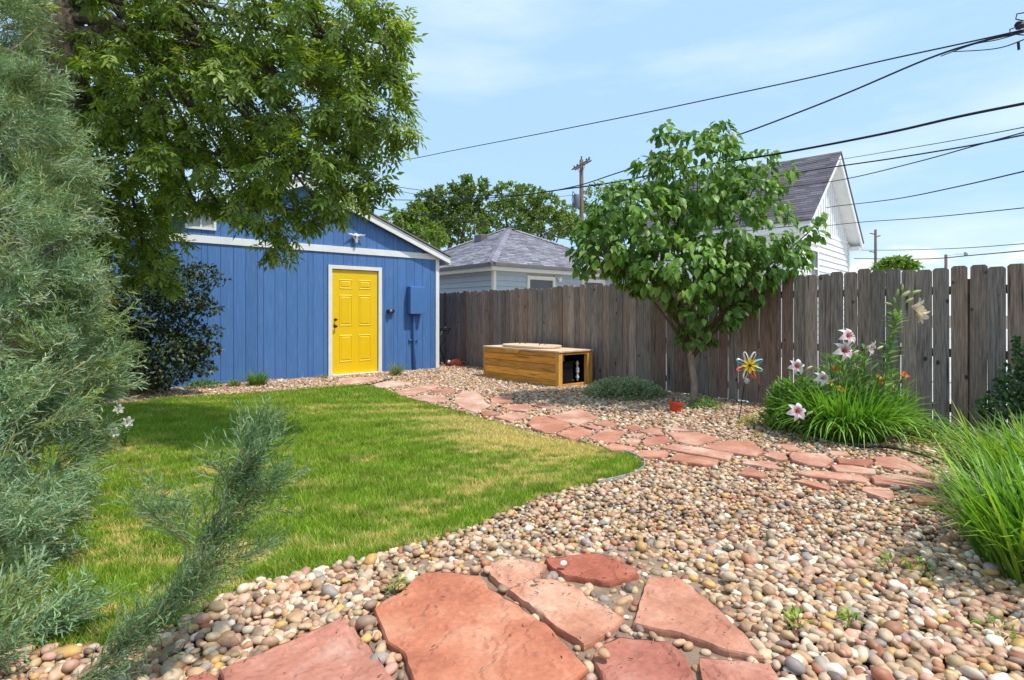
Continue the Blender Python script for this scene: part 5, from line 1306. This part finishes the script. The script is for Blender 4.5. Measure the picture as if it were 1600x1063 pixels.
def lily_stem(parent, pts, nleaf, L=.14, w=.024, cols=((.11, .24, .04), (.16, .30, .06)), from_t=.2):
    P = smoothpts(pts, 8)
    m_ = MB(); m_.t = (.14, .24, .05); m_.tube(P, [.007 - .003 * i / len(P) for i in range(len(P))], 6).build('stem', M['leaf_any'], parent, smooth=True)
    v, f = leaf_base(L, w, .2, .25)
    me = [np_mesh('leaf', v, f, M['leaf_any'], np.tile(np.array(c), (len(v), 1)), True) for c in cols]
    for k in range(nleaf):
        t = from_t + (1 - from_t) * k / nleaf; p = P[int(t * (len(P) - 1))]; a = k * 2.4
        d = np.array([[math.cos(a), math.sin(a), .55 + .3 * t]]); R = frames(d, np.array([[0, 0, 1.]]))[0] * random.uniform(.75, 1.15) * (1.1 - .3 * t)
        o = bpy.data.objects.new('leaf', random.choice(me)); COL.objects.link(o); o.parent = parent
        Mx = np.eye(4); Mx[:3, :3] = R; Mx[:3, 3] = np.array(p - origin_of(parent)); o.matrix_basis = Matrix(Mx.tolist())
LY = 5.45
b0 = pd(1368, 690, LY); b0.z = 0
lily = thing('lily', 'tallest lily leaning right with green buds and cream blooms', 'lily', b0)
lily_stem(lily, [b0, pd(1380, 610, LY), pd(1392, 540, LY), pd(1403, 490, LY)], 64, .18, .055, cols=((.16, .30, .07), (.24, .38, .12)))
tp = pd(1403, 490, LY)
for (x, y, dx, dy, L, c) in [(1410, 449, .1, 1, .05, (.5, .55, .22)), (1388, 475, -1, .2, .06, (.45, .52, .16)), (1412, 462, .8, .6, .085, (.44, .52, .2)), (1430, 457, 1, .3, .075, (.42, .5, .18)), (1398, 470, -.2, .8, .05, (.4, .5, .16)), (1420, 470, .9, .5, .07, (.42, .5, .18)), (1402, 458, .2, 1, .06, (.4, .48, .16))]:
    p = pd(x - 6 * dx, y + 6 * dy, LY); d_ = rt * dx + Vector((0, 0, dy)); bud(lily, p, d_, L * 1.35, c)
    MB().tube([tp, tp.lerp(p, .6) + Vector((0, 0, -.01)), p], .004, 5).build('stalk', M['leaf_any'], lily).data.attributes['tint'].data.foreach_set('color', np.tile([.2, .32, .06, 1], 15).astype(np.float32))
flower(pd(1424, 480, LY), rt * 1.0 + Vector((0, 0, -.05)) + fwd * .3, .105, (.82, .62, .45), (.86, .76, .58), lily, curl=-.6)
flower(pd(1432, 490, LY), rt * 1.0 + Vector((0, 0, -.45)) + fwd * .1, .085, (.86, .70, .35), (.88, .74, .52), lily, curl=-1.0)
PK, WH = (.60, .05, .16), (.90, .86, .85)
specs = [('lily', 'white and pink lily pair, topmost of the pink blooms', (1318, 690), (1322, 620), [(1316, 549, .095, .15, .3), (1322, 527, .09, .3, .45)]),
         ('lily', 'pale drooping lily bloom right of the pink pair', (1345, 690), (1350, 610), [(1354, 542, .075, .8, -.3)]),
         ('lily', 'pink striped lily bending left at mid height', (1275, 680), (1262, 610), [(1244, 573, .075, -.2, .2)]),
         ('lily', 'open white lily with faint pink just above the leafy clump', (1290, 685), (1288, 630), [(1283, 592, .075, .1, .35)]),
         ('lily', 'deep pink centred lily, lowest of the blooms', (1262, 695), (1250, 672), [(1244, 644, .085, -.1, .35)])]
for nm, lab, bs, md, fls in specs:
    B = pg(*bs); Yb = depth_of(B); o = thing(nm, lab, 'lily', B)
    x, y, r, fx, fz = fls[0]; tip = pd(x, y, Yb - .12)
    lily_stem(o, [B, pd(md[0], md[1], Yb), tip - fwd * .03], 30 if y < 600 else 14, .14, .034)
    for (x, y, r, fx, fz) in fls:
        c = pd(x, y, Yb - .12); pale = 'pale' in lab or 'faint' in lab
        flower(c, fwd * 1.0 + rt * fx + Vector((0, 0, fz)), r * 1.12, (.80, .50, .48) if pale else PK, WH, o, curl=1.0 if fz > 0 else -.3)
    x, y = fls[0][0], fls[0][1]; bud(o, pd(x + 16, y + 4, Yb - .1), rt * .8 + Vector((0, 0, .4)), .07, (.7, .68, .4))
for (x, y, r, ci, co, lab) in [(1411, 588, .055, (.80, .48, .03), (.52, .05, .02), 'dark red and yellow daylily bloom at the clump right side'), (1375, 597, .045, (.8, .5, .04), (.45, .07, .03), 'small rust-red daylily bloom over the clump centre'),
                               (1304, 578, .045, (.75, .45, .03), (.42, .10, .03), 'rust-coloured daylily bloom between the pink lilies'), (1312, 610, .05, (.85, .6, .04), (.85, .55, .04), 'golden yellow daylily bloom low in the clump'), (1296, 600, .04, (.8, .62, .04), (.8, .6, .05), 'small yellow bloom beside the open white lily'), (1372, 590, .035, (.85, .6, .05), (.86, .6, .06), 'small yellow bloom touching the rust-red daylily')]:
    B = pg(x - (x - 1330) * .3, 685); Yb = depth_of(B) - .15; o = thing('daylily', lab, 'daylily', B)
    c = pd(x, y, Yb); P_ = smoothpts([B, B.lerp(c, .6) + Vector((0, 0, .06)), c], 6)
    m_ = MB(); m_.t = (.16, .28, .05); m_.tube(P_, .0045, 5).build('stem', M['leaf_any'], o, smooth=True)
    flower(c, fwd * .8 + rt * .2 + Vector((0, 0, .8)), r, ci, co, o, curl=.4)
# white lilies among the juniper at left
B = pg(196, 700); o = thing('lily', 'white lily blooms peeping out beside the juniper', 'lily', B); Yb = depth_of(B)
for (x, y, r) in [(198, 660, .055), (178, 676, .05), (184, 640, .05)]:
    c = pd(x, y, Yb - .1); lily_stem(o, [B, B.lerp(c, .6), c - fwd * .02], 9, .10, .02); flower(c, fwd * .6 + rt * .7 + Vector((0, 0, .2)), r, (.82, .78, .62), (.85, .80, .78), o, curl=-.2)

# ---- far trees behind the garage
FARC = [(.13, .21, .045), (.17, .26, .055), (.10, .165, .04), (.23, .32, .08)]
def far_tree(px, ybase, Y, blobs, n, label, size=.25, cols=FARC):
    n = int(n * 1.7)
    B = pd(px, ybase, Y); B.z = -.02; o = thing('tree', label, 'tree', B, 'trees beyond the garage')
    bl = [pb(x, y, Y + dy, rx, ry, rx * Y / FPX) for x, y, rx, ry, dy in blobs]
    st = []
    for i, b in enumerate(bl): 
        m = B.lerp(b[0], .55) + Vector((0, 0, .6)); limb(o, [B + Vector((0, 0, b[0].z * .25)), m, b[0] + Vector((0, 0, b[2] * .4))], .16, .03, M['twig'], 'limb', 6); st += [m, b[0]]
    limb(o, [B, B + Vector((0, 0, bl[0][0].z * .5)), B.lerp(bl[0][0], .7)], .28, .14, M['bark'], 'trunk', 10)
    P, out, idx = blob_points(bl, n, .45)
    nc = max(30, n // 45); cen = P[RNG.choice(len(P), nc, replace=False)]; near = cen[((P[:, None, :] - cen[None]) ** 2).sum(-1).argmin(1)]; P = P + (near - P) * .45
    d = out * .5 + RNG.normal(0, .5, P.shape); up = RNG.normal(0, .5, P.shape) + np.array([0, 0, .9]); R = frames(d, up) * RNG.uniform(.7, 1.3, n)[:, None, None]
    scatter(o, 'crown', [(*leaf_base(size, size * .55, .2, .2), None)], np.zeros(n, int), R, P, greens(n, cols, .25), M['leaf_ash'], 0, 'leaf')
far_tree(630, 420, 34, [(625, 350, 30, 22, 0), (600, 358, 16, 12, 0), (655, 372, 45, 25, 0), (650, 335, 20, 18, 0)], 2600, 'low round green tree just right of the blue shed roof')
far_tree(700, 420, 38, [(705, 320, 48, 30, 0), (735, 300, 35, 24, 0), (680, 345, 45, 32, 0), (720, 350, 55, 30, 0), (665, 315, 20, 14, 0), (740, 290, 18, 13, 0)], 4600, 'broad open-crowned tree left of the garage roof apex')
far_tree(815, 420, 40, [(810, 312, 45, 26, 0), (850, 325, 35, 24, 0), (790, 345, 50, 30, 0), (850, 352, 45, 25, 0), (782, 292, 10, 10, 0), (885, 350, 25, 20, 0)], 4600, 'spreading tree above the right slope of the garage roof')
far_tree(945, 420, 50, [(945, 312, 42, 26, 0), (900, 345, 40, 24, 0), (930, 350, 50, 30, 0), (980, 330, 40, 30, 0)], 3000, 'yellow-green tree behind the utility pole', cols=[(.16, .25, .05), (.2, .29, .06), (.12, .2, .04)])
far_tree(1398, 420, 24, [(1400, 410, 20, 7, 0), (1378, 417, 12, 5, 0), (1420, 416, 14, 5, 0)], 420, 'small treetop showing over the right fence', .22, [(.16, .27, .05), (.12, .21, .04)])
tris = sum(sum(max(1, len(p.vertices) - 2) for p in m.polygons) * 1 for m in bpy.data.meshes if len(m.polygons) < 20000) + sum(len(m.polygons) for m in bpy.data.meshes if len(m.polygons) >= 20000)
print('total mesh tris about', tris, 'objects', len(SC.objects))
